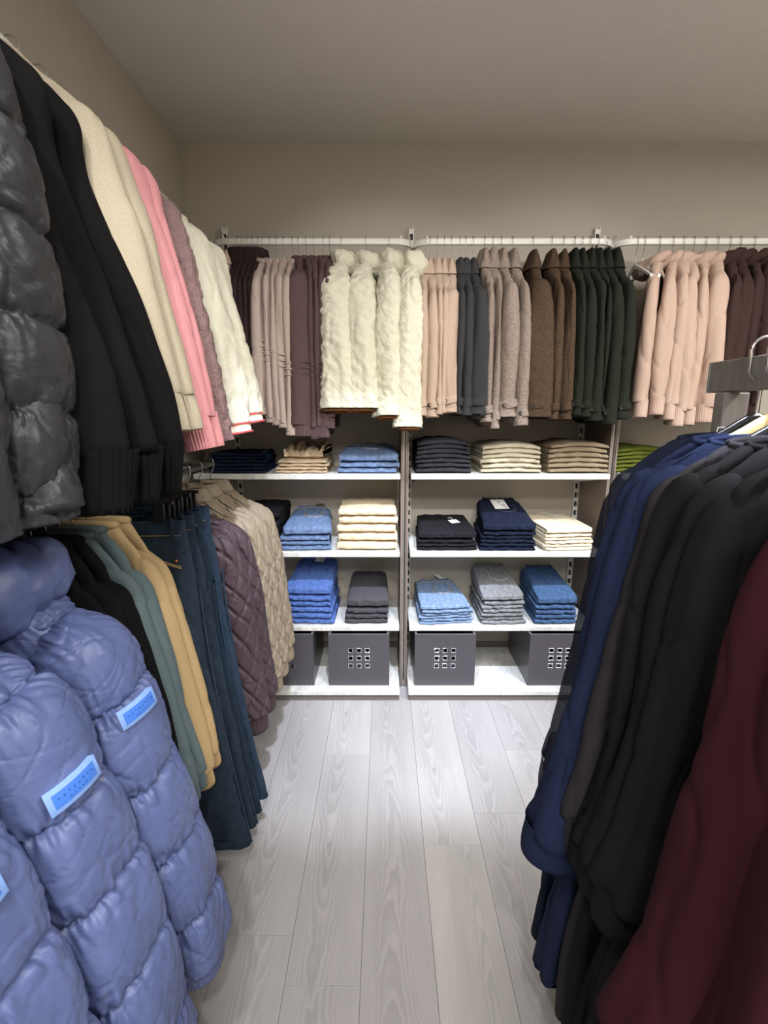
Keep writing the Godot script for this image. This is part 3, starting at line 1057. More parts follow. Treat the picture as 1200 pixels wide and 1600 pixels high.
# ------------------------------------------------------------------ lights
func spot(x: float, z: float, aim: Vector3, energy: float, angle: float, where: String, size := 0.035, col := Color(1, 0.985, 0.97), soft := 0.6) -> void:  # unseen lamp above the view, placed for the surfaces it lights
	var pos := Vector3(x, CEIL - 0.17, z)
	var dir := (aim - pos).normalized()
	var o := thing("unseen_ceiling_spotlight", "unseen ceiling spotlight %s, out of view above" % where, "spotlight", Vector3(x, CEIL, z), 0.0, "unseen ceiling spotlights out of view")
	var mb := MB.new()
	mb.lathe([Vector2(0.0005, 0.0), Vector2(0.04, 0.0), Vector2(0.04, -0.02), Vector2(0.008, -0.022), Vector2(0.008, -0.1)], 18)
	part("stem", mb, mats.white_metal, o)
	var xf := Transform3D(Basis(Quaternion(Vector3.DOWN, dir)), Vector3(0, -0.17, 0))
	mb = MB.new()
	mb.lathe([Vector2(0.0005, 0.09), Vector2(0.038, 0.085), Vector2(0.045, 0.07), Vector2(0.045, -0.02), Vector2(0.042, -0.02), Vector2(0.04, 0.015)], 24, xf)
	part("can", mb, mats.white_metal, o)
	mb = MB.new()
	mb.lathe([Vector2(0.04, 0.012), Vector2(0.03, 0.008), Vector2(0.0005, 0.006)], 24, xf)
	part("lamp_lens", mb, mats.lamp_glow, o)
	var l := SpotLight3D.new()
	l.name = "spot_lamp"
	o.add_child(l, true)
	l.position = Vector3(0, -0.17, 0) + dir * 0.03
	l.look_at_from_position(o.position + l.position, aim, Vector3.UP if absf(dir.y) < 0.99 else Vector3.RIGHT)
	l.light_energy = energy
	l.light_color = col
	l.spot_angle = angle
	l.spot_angle_attenuation = soft
	l.spot_attenuation = 2.0
	l.spot_range = 9.0
	l.light_size = size
	l.shadow_enabled = true

func fill_panel(x: float, z: float, w: float, dd: float, energy: float, where: String) -> void:  # added fill light out of view, brightens walls, ceiling and floor
	var o := thing("added_fill_panel", "added fill light panel %s, out of view" % where, "light panel", Vector3(x, CEIL, z), 0.0, "added fill light panels out of view")
	var mb := MB.new()
	for s in [-1.0, 1.0]:
		mb.box(Vector3(s * (w / 2 + 0.01), -0.02, 0), Vector3(0.02, 0.04, dd + 0.04), 0.002)
		mb.box(Vector3(0, -0.02, s * (dd / 2 + 0.01)), Vector3(w, 0.04, 0.02), 0.002)
	part("frame", mb, mats.white_metal, o)
	part("lamp_diffuser", bx(Vector3(0, -0.018, 0), Vector3(w, 0.01, dd), 0.001), mats.lamp_glow, o)
	var l := AreaLight3D.new()
	l.name = "fill_lamp"
	o.add_child(l, true)
	l.position = Vector3(0, -0.03, 0)
	l.rotation.x = -PI / 2
	l.area_size = Vector2(w, dd)
	l.light_energy = energy
	l.light_color = Color(1, 0.99, 0.97)
	l.area_range = 12.0
	l.shadow_enabled = true

func _ready() -> void:
	rng.seed = 4021
	N.seed = 7
	N.noise_type = FastNoiseLite.TYPE_SIMPLEX_SMOOTH
	N.frequency = 1.0
	N.fractal_type = FastNoiseLite.FRACTAL_NONE
	CELL.seed = 3
	CELL.noise_type = FastNoiseLite.TYPE_CELLULAR
	CELL.frequency = 95.0
	CELL.fractal_type = FastNoiseLite.FRACTAL_NONE
	CELL.cellular_return_type = FastNoiseLite.RETURN_DISTANCE

	# camera
	var cam := Camera3D.new()
	cam.name = "camera"
	add_child(cam)
	cam.position = Vector3(0, EYE, 0)
	cam.rotation_degrees = Vector3(-PITCH, 0, 0)
	cam.fov = rad_to_deg(2.0 * atan(800.0 / F))
	cam.near = 0.02
	cam.current = true
	# environment
	var we := WorldEnvironment.new()
	we.name = "environment"
	add_child(we)
	var env := Environment.new()
	env.background_mode = Environment.BG_COLOR
	env.background_color = Color(0.02, 0.02, 0.02)
	env.tonemap_mode = Environment.TONE_MAPPER_LINEAR
	env.tonemap_exposure = 1.08
	env.sdfgi_enabled = true
	env.ssao_enabled = true
	env.ssil_enabled = true
	we.environment = env

	make_textures()
	base_materials()
	# lamps: unseen ceiling spotlights in front of the shelves and along the aisle, and added fill panels behind the viewer and right of the rack
	var cool := Color(0.90, 0.935, 1.0)
	spot(0.0, -1.05, Vector3(-0.15, 0.2, -2.15), 4.2, 21.0, "left of the shelves", 0.03, cool, 0.5)
	spot(0.5, -1.05, Vector3(0.5, 0.2, -2.15), 4.0, 21.0, "before the middle shelves", 0.03, cool, 0.5)
	spot(1.2, -1.05, Vector3(1.15, 0.3, -2.2), 2.0, 21.0, "before the right shelves", 0.03, cool, 0.5)
	spot(0.05, 0.25, Vector3(0.0, 1.6, -2.4), 2.1, 20.0, "aimed at the knitwear rail")
	spot(0.75, 0.25, Vector3(0.8, 1.6, -2.4), 1.9, 20.0, "aimed at the wool jackets")
	spot(-0.42, 0.0, Vector3(-0.45, 0.4, -0.9), 1.15, 46.0, "over the left garments")
	spot(0.1, 0.5, Vector3(-0.6, 1.0, -0.9), 1.3, 36.0, "behind the viewer")
	spot(0.72, -0.74, Vector3(0.68, 1.3, -0.70), 7.0, 11.5, "over the right rack", 0.03, cool)
	fill_panel(0.2, 1.5, 1.2, 0.6, 8.0, "behind the viewer")
	fill_panel(1.75, -0.5, 0.6, 1.2, 6.8, "right of the rack")
	build_room()
	build_shelving()
	build_piles()
	build_back_rails()
	build_left_upper()
	build_left_lower()
	build_rack()

func base_materials() -> void:
	mat("wall", "#b5aea3", 0.92, 0.0, 0.3)
	mats.wall.normal_enabled = true
	mats.wall.normal_texture = tex.plaster_n
	mats.wall.normal_scale = 0.25
	mats.wall.uv1_triplanar = true
	mats.wall.uv1_scale = Vector3.ONE * 3.0
	mat("ceiling", "#d6d2cc", 0.95, 0.0, 0.3)
	mats.ceiling.normal_enabled = true
	mats.ceiling.normal_texture = tex.plaster_n
	mats.ceiling.normal_scale = 0.25
	mats.ceiling.uv1_triplanar = true
	mats.ceiling.uv1_scale = Vector3.ONE * 2.0
	mat("white_metal", "#dcdcd6", 0.4)
	mat("dark_slot", "#2e2b29", 0.7)
	mat("wire", "#a5a49f", 0.3, 0.9)
	mat("chrome", "#d8d8da", 0.16, 1.0)
	mat("copper", "#b86a3c", 0.35, 0.9)
	mat("black_plastic", "#141416", 0.3)
	mat("hanger_white", "#d9d6cc", 0.4)
	mat("hanger_black", "#17171a", 0.22)
	mat("hanger_wood", "#d6bd8c", 0.35)
	mat("paper", "#eeeeec", 0.7)
	mat("tag_ink", "#6d6d70", 0.8)
	mat("kick", "#6f6a66", 0.6)
	mat("crate", "#4a474d", 0.32)
	mat("panel_brown", "#7c7067", 0.55)
	mat("aluminium", "#a9a39c", 0.35, 0.8)
	mat("button_dark", "#2a211e", 0.25)
	mat("lamp_glow", "#ffffff", 0.4)
	mats.lamp_glow.emission_enabled = true
	mats.lamp_glow.emission = Color(1, 0.98, 0.95)
	mats.lamp_glow.emission_energy_multiplier = 3.0
	mat("shelf_white", "#e6e6e1", 0.45)
	mats.shelf_white.albedo_texture = tex.grain
	mats.shelf_white.uv1_triplanar = true
	mats.shelf_white.uv1_scale = Vector3(0.7, 2, 3)
	mats.shelf_white.albedo_color = Color("#f4f4f0")
	mat("rack_wood", "#8a8580", 0.6)
	mats.rack_wood.albedo_texture = tex.grain
	mats.rack_wood.uv1_triplanar = true
	mats.rack_wood.uv1_scale = Vector3(4, 4, 4)

# ------------------------------------------------------------------ room
func build_room() -> void:
	var x1 := 2.6
	var z1 := 2.4
	struct("wall_back", bx(Vector3((WALL_X + x1) / 2, CEIL / 2, WALL_Z - 0.06), Vector3(x1 - WALL_X + 0.24, CEIL + 0.2, 0.12), 0.001), mats.wall)
	struct("wall_left", bx(Vector3(WALL_X - 0.06, CEIL / 2, (WALL_Z + z1) / 2), Vector3(0.12, CEIL + 0.2, z1 - WALL_Z), 0.001), mats.wall)
	struct("wall_right", bx(Vector3(x1 + 0.06, CEIL / 2, (WALL_Z + z1) / 2), Vector3(0.12, CEIL + 0.2, z1 - WALL_Z), 0.001), mats.wall)
	struct("wall_front", bx(Vector3((WALL_X + x1) / 2, CEIL / 2, z1 + 0.06), Vector3(x1 - WALL_X + 0.24, CEIL + 0.2, 0.12), 0.001), mats.wall)
	struct("ceiling", bx(Vector3((WALL_X + x1) / 2, CEIL + 0.05, (WALL_Z + z1) / 2), Vector3(x1 - WALL_X, 0.1, z1 - WALL_Z), 0.001), mats.ceiling)
	struct("baseboard_back", bx(Vector3((WALL_X + x1) / 2, 0.045, WALL_Z + 0.005), Vector3(x1 - WALL_X, 0.09, 0.01), 0.002), mats.kick)
	# floor: boards on a base
	var fl := Node3D.new()
	fl.name = "floor"
	fl.set_meta("kind", "structure")
	add_child(fl)
	part("subfloor", bx(Vector3((WALL_X + x1) / 2, -0.06, (WALL_Z + z1) / 2), Vector3(x1 - WALL_X + 0.24, 0.1, z1 - WALL_Z + 0.24), 0.001), mats.kick, fl)
	var pm := []
	for k in 4:
		for s in 2:
			var m := StandardMaterial3D.new()
			m.resource_name = "floor_board_%d%d" % [k, s]
			m.albedo_texture = tex["floor%d" % k]
			m.albedo_color = Color("#d1d1d5") if s == 0 else Color("#c9c9ce")
			m.roughness = 0.42
			m.metallic_specular = 0.42
			pm.append(m)
	var pw := 0.1925
	var ends := {-2: [1.066], -1: [0.947, 1.785], 0: [1.933], 1: [1.3475], 2: [1.48]}
	for c in range(-5, 14):
		var xa: float = -0.0597 + c * pw
		if xa > x1 or xa + pw < WALL_X:
			continue
		var cuts: Array = ends.get(c, [fposmod(c * 0.53, 1.2) + 0.2]).duplicate()
		cuts.sort()
		while cuts[-1] < 2.7:
			cuts.append(cuts[-1] + 1.22)
		while cuts[0] > -z1:
			cuts.push_front(cuts[0] - 1.22)
		for i in cuts.size() - 1:
			var za: float = clampf(-cuts[i + 1], WALL_Z, z1)
			var zb: float = clampf(-cuts[i], WALL_Z, z1)
			if zb - za < 0.02:
				continue
			var xl := maxf(xa, WALL_X)
			var xr := minf(xa + pw, x1)
			var mb := MB.new()
			var g := 0.0004
			var bev := 0.0006
			var top := 0.0
			var low := -0.009
			var p := [Vector3(xl + g + bev, top, za + g + bev), Vector3(xr - g - bev, top, za + g + bev), Vector3(xr - g - bev, top, zb - g - bev), Vector3(xl + g + bev, top, zb - g - bev)]
			var e := [Vector3(xl + g, top - bev, za + g), Vector3(xr - g, top - bev, za + g), Vector3(xr - g, top - bev, zb - g), Vector3(xl + g, top - bev, zb - g)]
			var cen := Vector3((xl + xr) / 2, -0.2, (za + zb) / 2)
			mb.v.append_array(p)
			for q in 4:
				mb.n.append(Vector3.UP)
			var v0 := rng.randf()
			var vl := (zb - za) / 1.3
			mb.uv.append_array([Vector2(0.02, v0), Vector2(0.98, v0), Vector2(0.98, v0 + vl), Vector2(0.02, v0 + vl)])
			mb.ix.append_array([0, 1, 2, 0, 2, 3])
			for q in 4:
				var q2 := (q + 1) % 4
				mb.poly([p[q], p[q2], e[q2], e[q]], cen)
				mb.poly([e[q], e[q2], Vector3(e[q2].x, low, e[q2].z), Vector3(e[q].x, low, e[q].z)], cen)
			part("plank", mb, pm[rng.randi() % 8], fl)

# ------------------------------------------------------------------ shelving
const SY := [1.136, 0.754, 0.366]

func build_shelving() -> void:
	upright(-0.793, "white slotted wall upright at the left end of the back rails")
	upright(0.136, "white slotted wall upright between the fleece jackets and the beige jackets")
	upright(1.062, "white slotted wall upright behind the dark green jackets")
	upright(1.988, "white slotted wall upright behind the burgundy hoodies")
	back_rail(-0.79, 0.132, "white oval clothes rail above the left shelves, curved to the wall at both ends")
	back_rail(0.14, 1.066, "white oval clothes rail above the middle shelves, holding the wool jackets")
	back_rail(1.074, 1.99, "white oval clothes rail at the right, holding pink and burgundy hoodies")
	var lvl := ["top", "middle", "lower"]
	for k in 3:
		shelf(-0.9, 0.077, SY[k], 2.25, "white %s shelf board of the left bay under the knitwear rail" % lvl[k])
		shelf(0.128, 1.067, SY[k], 2.25, "white %s shelf board of the right bay under the wool jackets" % lvl[k])
		shelf(1.125, 2.04, SY[k], 2.25, "white %s shelf board of the far right bay behind the dark blouses" % lvl[k])
	plinth(-0.94, 0.078, "low white plinth shelf on the floor at the left, with a grey kick board")
	plinth(0.122, 1.067, "low white plinth shelf on the floor in the middle, with a grey kick board")
	plinth(1.122, 2.05, "low white plinth shelf on the floor at the far right behind the rack")
	for q in [[0.1005, "brown twin side panels with a metal channel between the left and right shelves"], [1.096, "brown twin side panels with a metal channel right of the taupe knit pile"]]:
		var o := thing("bay_divider", q[1], "divider", Vector3(q[0], 0, -2.3), 0.0)
		for s in [-1.0, 1.0]:
			part("side_panel", bx(Vector3(s * 0.0145, 0.78, -0.155), Vector3(0.009, 1.56, 0.31), 0.001), mats.panel_brown, o)
		part("channel", bx(Vector3(0, 0.78, -0.012), Vector3(0.02, 1.55, 0.012), 0.001), mats.aluminium, o)
		part("channel_slot", bx(Vector3(0.002, 0.79, -0.005), Vector3(0.006, 1.5, 0.004), 0.0005), mats.dark_slot, o)
	crate(x_at(443, 2.22, 0.2), "dark grey storage box half hidden behind the taupe quilted jackets")
	crate(x_at(561, 2.22, 0.2), "dark grey storage box with nine square holes, under the folded black trousers")
	crate(x_at(695, 2.22, 0.2), "dark grey storage box with nine square holes, under the light blue jeans")
	crate(x_at(873, 2.22, 0.2), "dark grey storage box beside the navy blouse at the right")

func build_piles() -> void:
	var th := mat("thread", "#b9a06c", 0.8)
	var thl := mat("thread_pale", "#c9c7bd", 0.8)
	var t: Array
	var dn := {"dp": 0.33, "groove": 0.004, "jit": 0.008, "layers": 2, "narrow": 0.1, "top_k": 1.5, "top_back": 0.03, "back": 0.012}
	var kn := {"dp": 0.33, "arch": 0.02, "jit": 0.004, "groove": 0.0, "layers": 3, "back": 0.0}
	# top shelves
	pile("folded_jeans", 322, 412, SY[0], 2.27, 708, 6, cloth("#2c3850", "denim"), dn.merged({"top_k": 1.0, "top_back": 0.0}, true), "dark blue folded jeans", "jeans", "on top shelf below cream fleeces")
	t = pile("folded_trousers", 432, 512, SY[0], 2.27, 719, 4, cloth("#d8c4a8", "jersey"), dn.merged({"top_k": 1.0, "top_back": 0.02}, true), "beige folded trousers", "trousers", "on left top shelf")
	var top: Node3D = t[0]
	var cr := folded("rolled_trousers", 0.19, 0.05, 0.22, cloth("#d8c4a8", "jersey"), {"rough": 0.03, "back": 0.015, "groove": 0.008, "layers": 2}, Vector3(top.position.x + 0.01, top.position.y + t[2] + 0.006, top.position.z + 0.02), 0.12, "crumpled beige trousers lying loose on top of the beige trouser pile", "trousers", "")
	cr.rotation.y = -0.12
	t = pile("folded_jeans", 528, 623, SY[0], 2.27, 709, 3, cloth("#8ea3c8", "denim"), dn.merged({"narrow": 0.14}, true), "light blue folded jeans", "jeans", "on top shelf beside divider")
	jeans_details(t[0], t[1], t[2], t[3], t[4], t[5], cloth("#8ea3c8", "denim"), th)
	paper_tag(t[0], Vector3(0.03, t[2] + t[4] + 0.012, -0.12), Vector2(0.03, 0.06), Vector3(0.2, 0.5, 0))
	pile("folded_sweater", 650, 738, SY[0], 2.27, 686, 7, cloth("#43444b", "knit"), kn, "charcoal folded sweater", "sweater", "on right top shelf")
	pile("folded_sweater", 752, 847, SY[0], 2.27, 692, 6, cloth("#e6dcc3", "knit"), kn, "cream folded sweater", "sweater", "on right top shelf")
	pile("folded_sweater", 858, 953, SY[0], 2.27, 690, 6, cloth("#b9a68c", "knit"), kn, "taupe folded sweater", "sweater", "on right top shelf")
	pile("folded_sweater", 962, 1052, SY[0], 2.3, 698, 6, cloth("#6c7430", "knit"), kn, "olive green folded sweater", "sweater", "on far right top shelf")
	# middle shelves
	pile("folded_trousers", 372, 436, SY[1], 2.27, 796, 5, cloth("#1c1c20", "jersey"), kn.merged({"arch": 0.008}, true), "black folded trousers", "trousers", "on middle shelf behind quilted jackets")
	t = pile("folded_jeans", 435, 514, SY[1], 2.27, 822, 4, cloth("#879dc4", "denim"), dn.merged({"top_k": 2.0, "top_back": 0.045, "turn": 0.05, "narrow": 0.2}, true), "mid blue folded jeans", "jeans", "on left middle shelf")
	jeans_details(t[0], t[1], t[2], t[3], t[4], t[5], cloth("#879dc4", "denim"), th)
	part("leather_patch", bx(Vector3(0.045, surf_y(t[2], t[4], t[3], -0.135) + 0.01, -0.135), Vector3(0.05, 0.003, 0.035), 0.001), mat("leather", "#7a5136", 0.6), t[0])
	paper_tag(t[0], Vector3(0.095, t[2] + 0.035, -0.1), Vector2(0.028, 0.07), Vector3(0.3, 0.6, -0.6))
	pile("folded_sweatpants", 528, 621, SY[1], 2.27, 793, 5, cloth("#e0d0b4", "jersey"), {"dp": 0.32, "arch": 0.004, "jit": 0.007, "groove": 0.0, "layers": 2, "rough": 0.002}, "cream folded sweatpants", "sweatpants", "on middle shelf beside divider")
	t = pile("folded_trousers", 652, 746, SY[1], 2.27, 830, 4, cloth("#202024", "jersey"), dn.merged({"narrow": 0.12, "top_k": 2.2, "top_back": 0.03}, true), "black folded trousers", "trousers", "on right middle shelf")
	paper_tag(t[0], Vector3(0.05, t[2] + t[4] * 0.45 + 0.006, 0.02), Vector2(0.05, 0.045), Vector3(0.15, 0.35, 0))
	t = pile("folded_jeans", 752, 840, SY[1], 2.27, 818, 6, cloth("#272d40", "denim"), dn.merged({"narrow": 0.18, "top_k": 2.0, "top_back": 0.08}, true), "dark navy folded jeans", "jeans", "on right middle shelf")
	jeans_details(t[0], t[1], t[2], t[3], t[4], t[5], cloth("#272d40", "denim"), mat("thread_grey", "#4f566e", 0.8))
	paper_tag(t[0], Vector3(-0.01, t[2] + t[4] * 0.66 + 0.008, -0.04), Vector2(0.075, 0.1), Vector3(0.32, 0.12, 0))
	t = pile("folded_trousers", 846, 926, SY[1], 2.27, 824, 6, cloth("#e8dcc2", "jersey"), {"dp": 0.33, "jit": 0.005, "groove": 0.003, "layers": 2, "turn": 0.1, "top_k": 1.8, "top_back": 0.01}, "cream folded trousers", "trousers", "on right middle shelf")
	paper_tag(t[0], Vector3(0.03, t[2] + 0.012, -0.06), Vector2(0.035, 0.075), Vector3(0.05, 0.9, 0))
	# lower shelves
	t = pile("folded_jeans", 446, 522, SY[2], 2.27, 916, 6, cloth("#6d8bd2", "denim"), dn.merged({"narrow": 0.1, "top_k": 1.7, "top_back": 0.07, "turn": -0.05}, true), "bright blue folded jeans", "jeans", "on left lower shelf")
	jeans_details(t[0], t[1], t[2], t[3], t[4], t[5], cloth("#6d8bd2", "denim"), mat("thread_blue", "#3f62ad", 0.8))
	paper_tag(t[0], Vector3(0.02, t[2] + t[4] * 0.85 + 0.008, -0.09), Vector2(0.05, 0.05), Vector3(0.3, -0.1, 0))
	pile("folded_trousers", 539, 606, SY[2], 2.27, 932, 4, cloth("#4a484d", "jersey"), dn.merged({"narrow": 0.14, "top_k": 2.4, "top_back": 0.05}, true), "black folded trousers", "trousers", "on left lower shelf")
	t = pile("folded_jeans", 652, 736, SY[2], 2.27, 944, 6, cloth("#9db4d6", "denim"), dn.merged({"narrow": 0.16, "top_k": 1.8, "top_back": 0.03, "turn": 0.09}, true), "pale blue folded jeans", "jeans", "on right lower shelf")
	jeans_details(t[0], t[1], t[2], t[3], t[4], t[5], cloth("#9db4d6", "denim"), th)
	paper_tag(t[0], Vector3(0.03, t[2] + t[4] + 0.012, -0.15), Vector2(0.032, 0.05), Vector3(0.2, 0.6, 0))
	t = pile("folded_jeans", 750, 820, SY[2], 2.27, 928, 7, cloth("#a3a1a1", "denim"), dn.merged({"narrow": 0.12, "top_k": 1.9, "top_back": 0.07, "turn": 0.05}, true), "grey folded jeans", "jeans", "on right lower shelf")
	jeans_details(t[0], t[1], t[2], t[3], t[4], t[5], cloth("#a3a1a1", "denim"), thl)
	t = pile("folded_jeans", 836, 902, SY[2], 2.27, 930, 5, cloth("#5a769f", "denim"), dn.merged({"narrow": 0.12, "top_k": 2.2, "top_back": 0.07, "turn": 0.03}, true), "medium blue folded jeans", "jeans", "on lower shelf beside navy blouse")
	jeans_details(t[0], t[1], t[2], t[3], t[4], t[5], cloth("#5a769f", "denim"), mat("thread_blue", "#3f62ad", 0.8))

# ------------------------------------------------------------------ garments on the back wall
func build_back_rails() -> void:
	var knit := {"wr": 0.006, "fold": 0.010, "k": 4.0}
	var wool := {"wr": 0.007, "fold": 0.008, "k": 3.0}
	# left rail
	back_row("blouse", {"mat": cloth("#cbb7a8", "jersey"), "d": knit, "collar": "stand", "thick": 0.02, "ra": 0.04}, [[341, 318, 334, 660], [350, 330, 346, 660], [359, 342, 356, 660]], "pale beige blouse with a small collar", "blouse", "pale blouses at the left end of the back rail", 2.08)
	back_row("roll_neck_sweater", {"mat": cloth("#3d2f31", "knit"), "d": knit, "collar": "turtle", "thick": 0.022, "ra": 0.045, "cuff_rib": 0.05}, [[373, 356, 368, 640], [381, 362, 376, 640], [389, 370, 384, 640], [397, 378, 392, 640], [405, 386, 400, 640]], "dark brown roll neck sweater", "sweater", "dark brown roll neck sweaters on the back rail", 2.085)
	back_row("cardigan", {"mat": cloth("#cdbab0", "knit"), "d": knit, "collar": "crew", "thick": 0.022, "ra": 0.05, "cuff_rib": 0.02, "rib_amp": 0.0008, "cuff_in": 0.97, "stripe_at": [0.165, 0.18, 0.195], "sfold": 0.006, "tipb": 1.1}, [[412, 392, 416, 648], [423, 410, 426, 660], [434, 420, 436, 664], [445, 430, 448, 668], [458, 442, 460, 680]], "pale pinkish beige cardigan with ridged sleeve stripes", "cardigan", "pale knit cardigans on the back rail", 2.09)
	back_row("cardigan", {"mat": cloth("#6b5657", "knit"), "d": knit, "collar": "crew", "thick": 0.025, "ra": 0.05, "cuff_rib": 0.05, "stripe_at": [0.15, 0.165, 0.18], "tipb": 1.05}, [[467, 446, 494, 680], [479, 480, 496, 684], [491, 488, 503, 682], [506, 496, 512, 682], [516, 505, 521, 668]], "mauve brown cardigan with ridged sleeve stripes", "cardigan", "mauve brown cardigans on the back rail", 2.10)
	back_row("fleece_jacket", {"mat": cloth("#d6d3c0", "teddy"), "d": {"mode": "teddy", "amp": 0.006, "wr": 0.010}, "collar": "hood", "hood_r": 0.042, "hood_z": 0.016, "hood_drop": 0.7, "hood_back": -1.0, "thick": 0.04, "ra": 0.062, "lean": 0.06, "lining": cloth("#7d5231", "felt"), "q": 2.3, "tipb": 1.12, "drop": 0.12, "sk": 2.0, "sfold": 0.008}, [[534, 500, 555, 640], [572, 541, 590, 640, -0.005], [608, 588, 627, 651], [641, 623, 658, 668, -0.01]], "cream teddy fleece jacket with brown suede lining", "jacket", "cream teddy fleece jackets on the back rail", 2.095)
	# middle rail
	var shk := {"collar": "stand", "collar_h": 0.06, "drop": 0.12, "strap": 0.052, "button": mats.button_dark, "ra": 0.055, "thick": 0.032, "tipb": 1.0, "d": wool, "sfold": 0.005, "sk": 2.0}
	back_row("shacket", shk.merged({"mat": cloth("#d3bba8", "felt"), "ra": 0.05}, true), [[664, 654, 669, 650], [671, 667, 688, 652], [682, 680, 694, 648], [693, 687, 701, 646], [704, 689, 722, 645]], "beige wool overshirt with a buttoned cuff strap", "overshirt", "beige overshirts on the back rail", 2.04)
	back_row("shacket", shk.merged({"mat": cloth("#424345", "felt"), "strap_tilt": 0.02, "button_at": -0.2}, true), [[717, 713, 728, 648], [726, 722, 742, 650], [737, 734, 768, 648]], "charcoal wool overshirt with a buttoned cuff strap", "overshirt", "charcoal overshirts on the back rail", 2.04)
	back_row("shacket", shk.merged({"mat": cloth("#a8988d", "wool"), "collar_h": 0.075, "tipb": 1.1}, true), [[755, 757, 774, 660], [768, 773, 785, 670], [781, 783, 812, 652], [798, 812, 829, 665]], "taupe flecked wool jacket with a raised collar", "jacket", "taupe flecked jackets on the back rail", 2.065)
	back_row("shacket", shk.merged({"mat": cloth("#5f4d3e", "wool"), "collar_h": 0.07}, true), [[830, 824, 868, 652], [859, 862, 880, 656], [877, 880, 900, 656]], "dark brown wool jacket with a buttoned cuff strap", "jacket", "dark brown jackets on the back rail", 2.065)
	back_row("shacket", shk.merged({"mat": cloth("#2b2e27", "felt"), "collar_h": 0.075}, true), [[894, 897, 915, 650], [906, 910, 932, 652], [918, 926, 946, 658], [931, 942, 952, 658], [944, 948, 972, 663], [956, 970, 993, 655]], "dark green wool jacket with a buttoned cuff strap", "jacket", "dark green jackets on the back rail", 2.065)
	# right rail
	back_row("hoodie", {"mat": cloth("#b29a8c", "jersey"), "d": {"wr": 0.010, "fold": 0.010, "k": 4.0}, "collar": "hood", "hood_r": 0.03, "thick": 0.032, "ra": 0.055, "cuff_rib": 0.065, "rib_amp": 0.0007, "cuff_in": 0.97, "sfold": 0.007, "sk": 2.0, "drop": 0.12}, [[1027, 1006, 1030, 650], [1048, 1030, 1056, 646], [1064, 1052, 1074, 654], [1080, 1066, 1090, 664], [1098, 1086, 1108, 662], [1117, 1104, 1137, 658]], "pale pink hooded sweatshirt", "hoodie", "pale pink hoodies on the back rail", 2.10)
	back_row("hoodie", {"mat": cloth("#3a2a28", "jersey"), "d": {"wr": 0.010, "fold": 0.010, "k": 4.0}, "collar": "hood", "hood_r": 0.038, "thick": 0.035, "ra": 0.055, "cuff_rib": 0.065, "rib_amp": 0.0007, "cuff_in": 0.97, "drop": 0.12}, [[1136, 1134, 1154, 655], [1152, 1148, 1172, 655], [1174, 1166, 1190, 655], [1196, 1186, 1212, 655]], "dark maroon brown hooded sweatshirt", "hoodie", "dark maroon hoodies on the back rail", 2.105)
	for q in [[992, "leftmost"], [1003, "second from the left"]]:
		hanger("bare white hanger left of the pale pink hoodies, %s" % q[1], "bare white hangers on the right rail", Vector3(x_at(q[0], RAIL_D, 2.09), 2.09, -RAIL_D), -PI / 2 - 0.08, RAIL_Y - 2.09 + 0.004, mats.wire, mats.hanger_white, 0.19, 0.0016, 0.006)

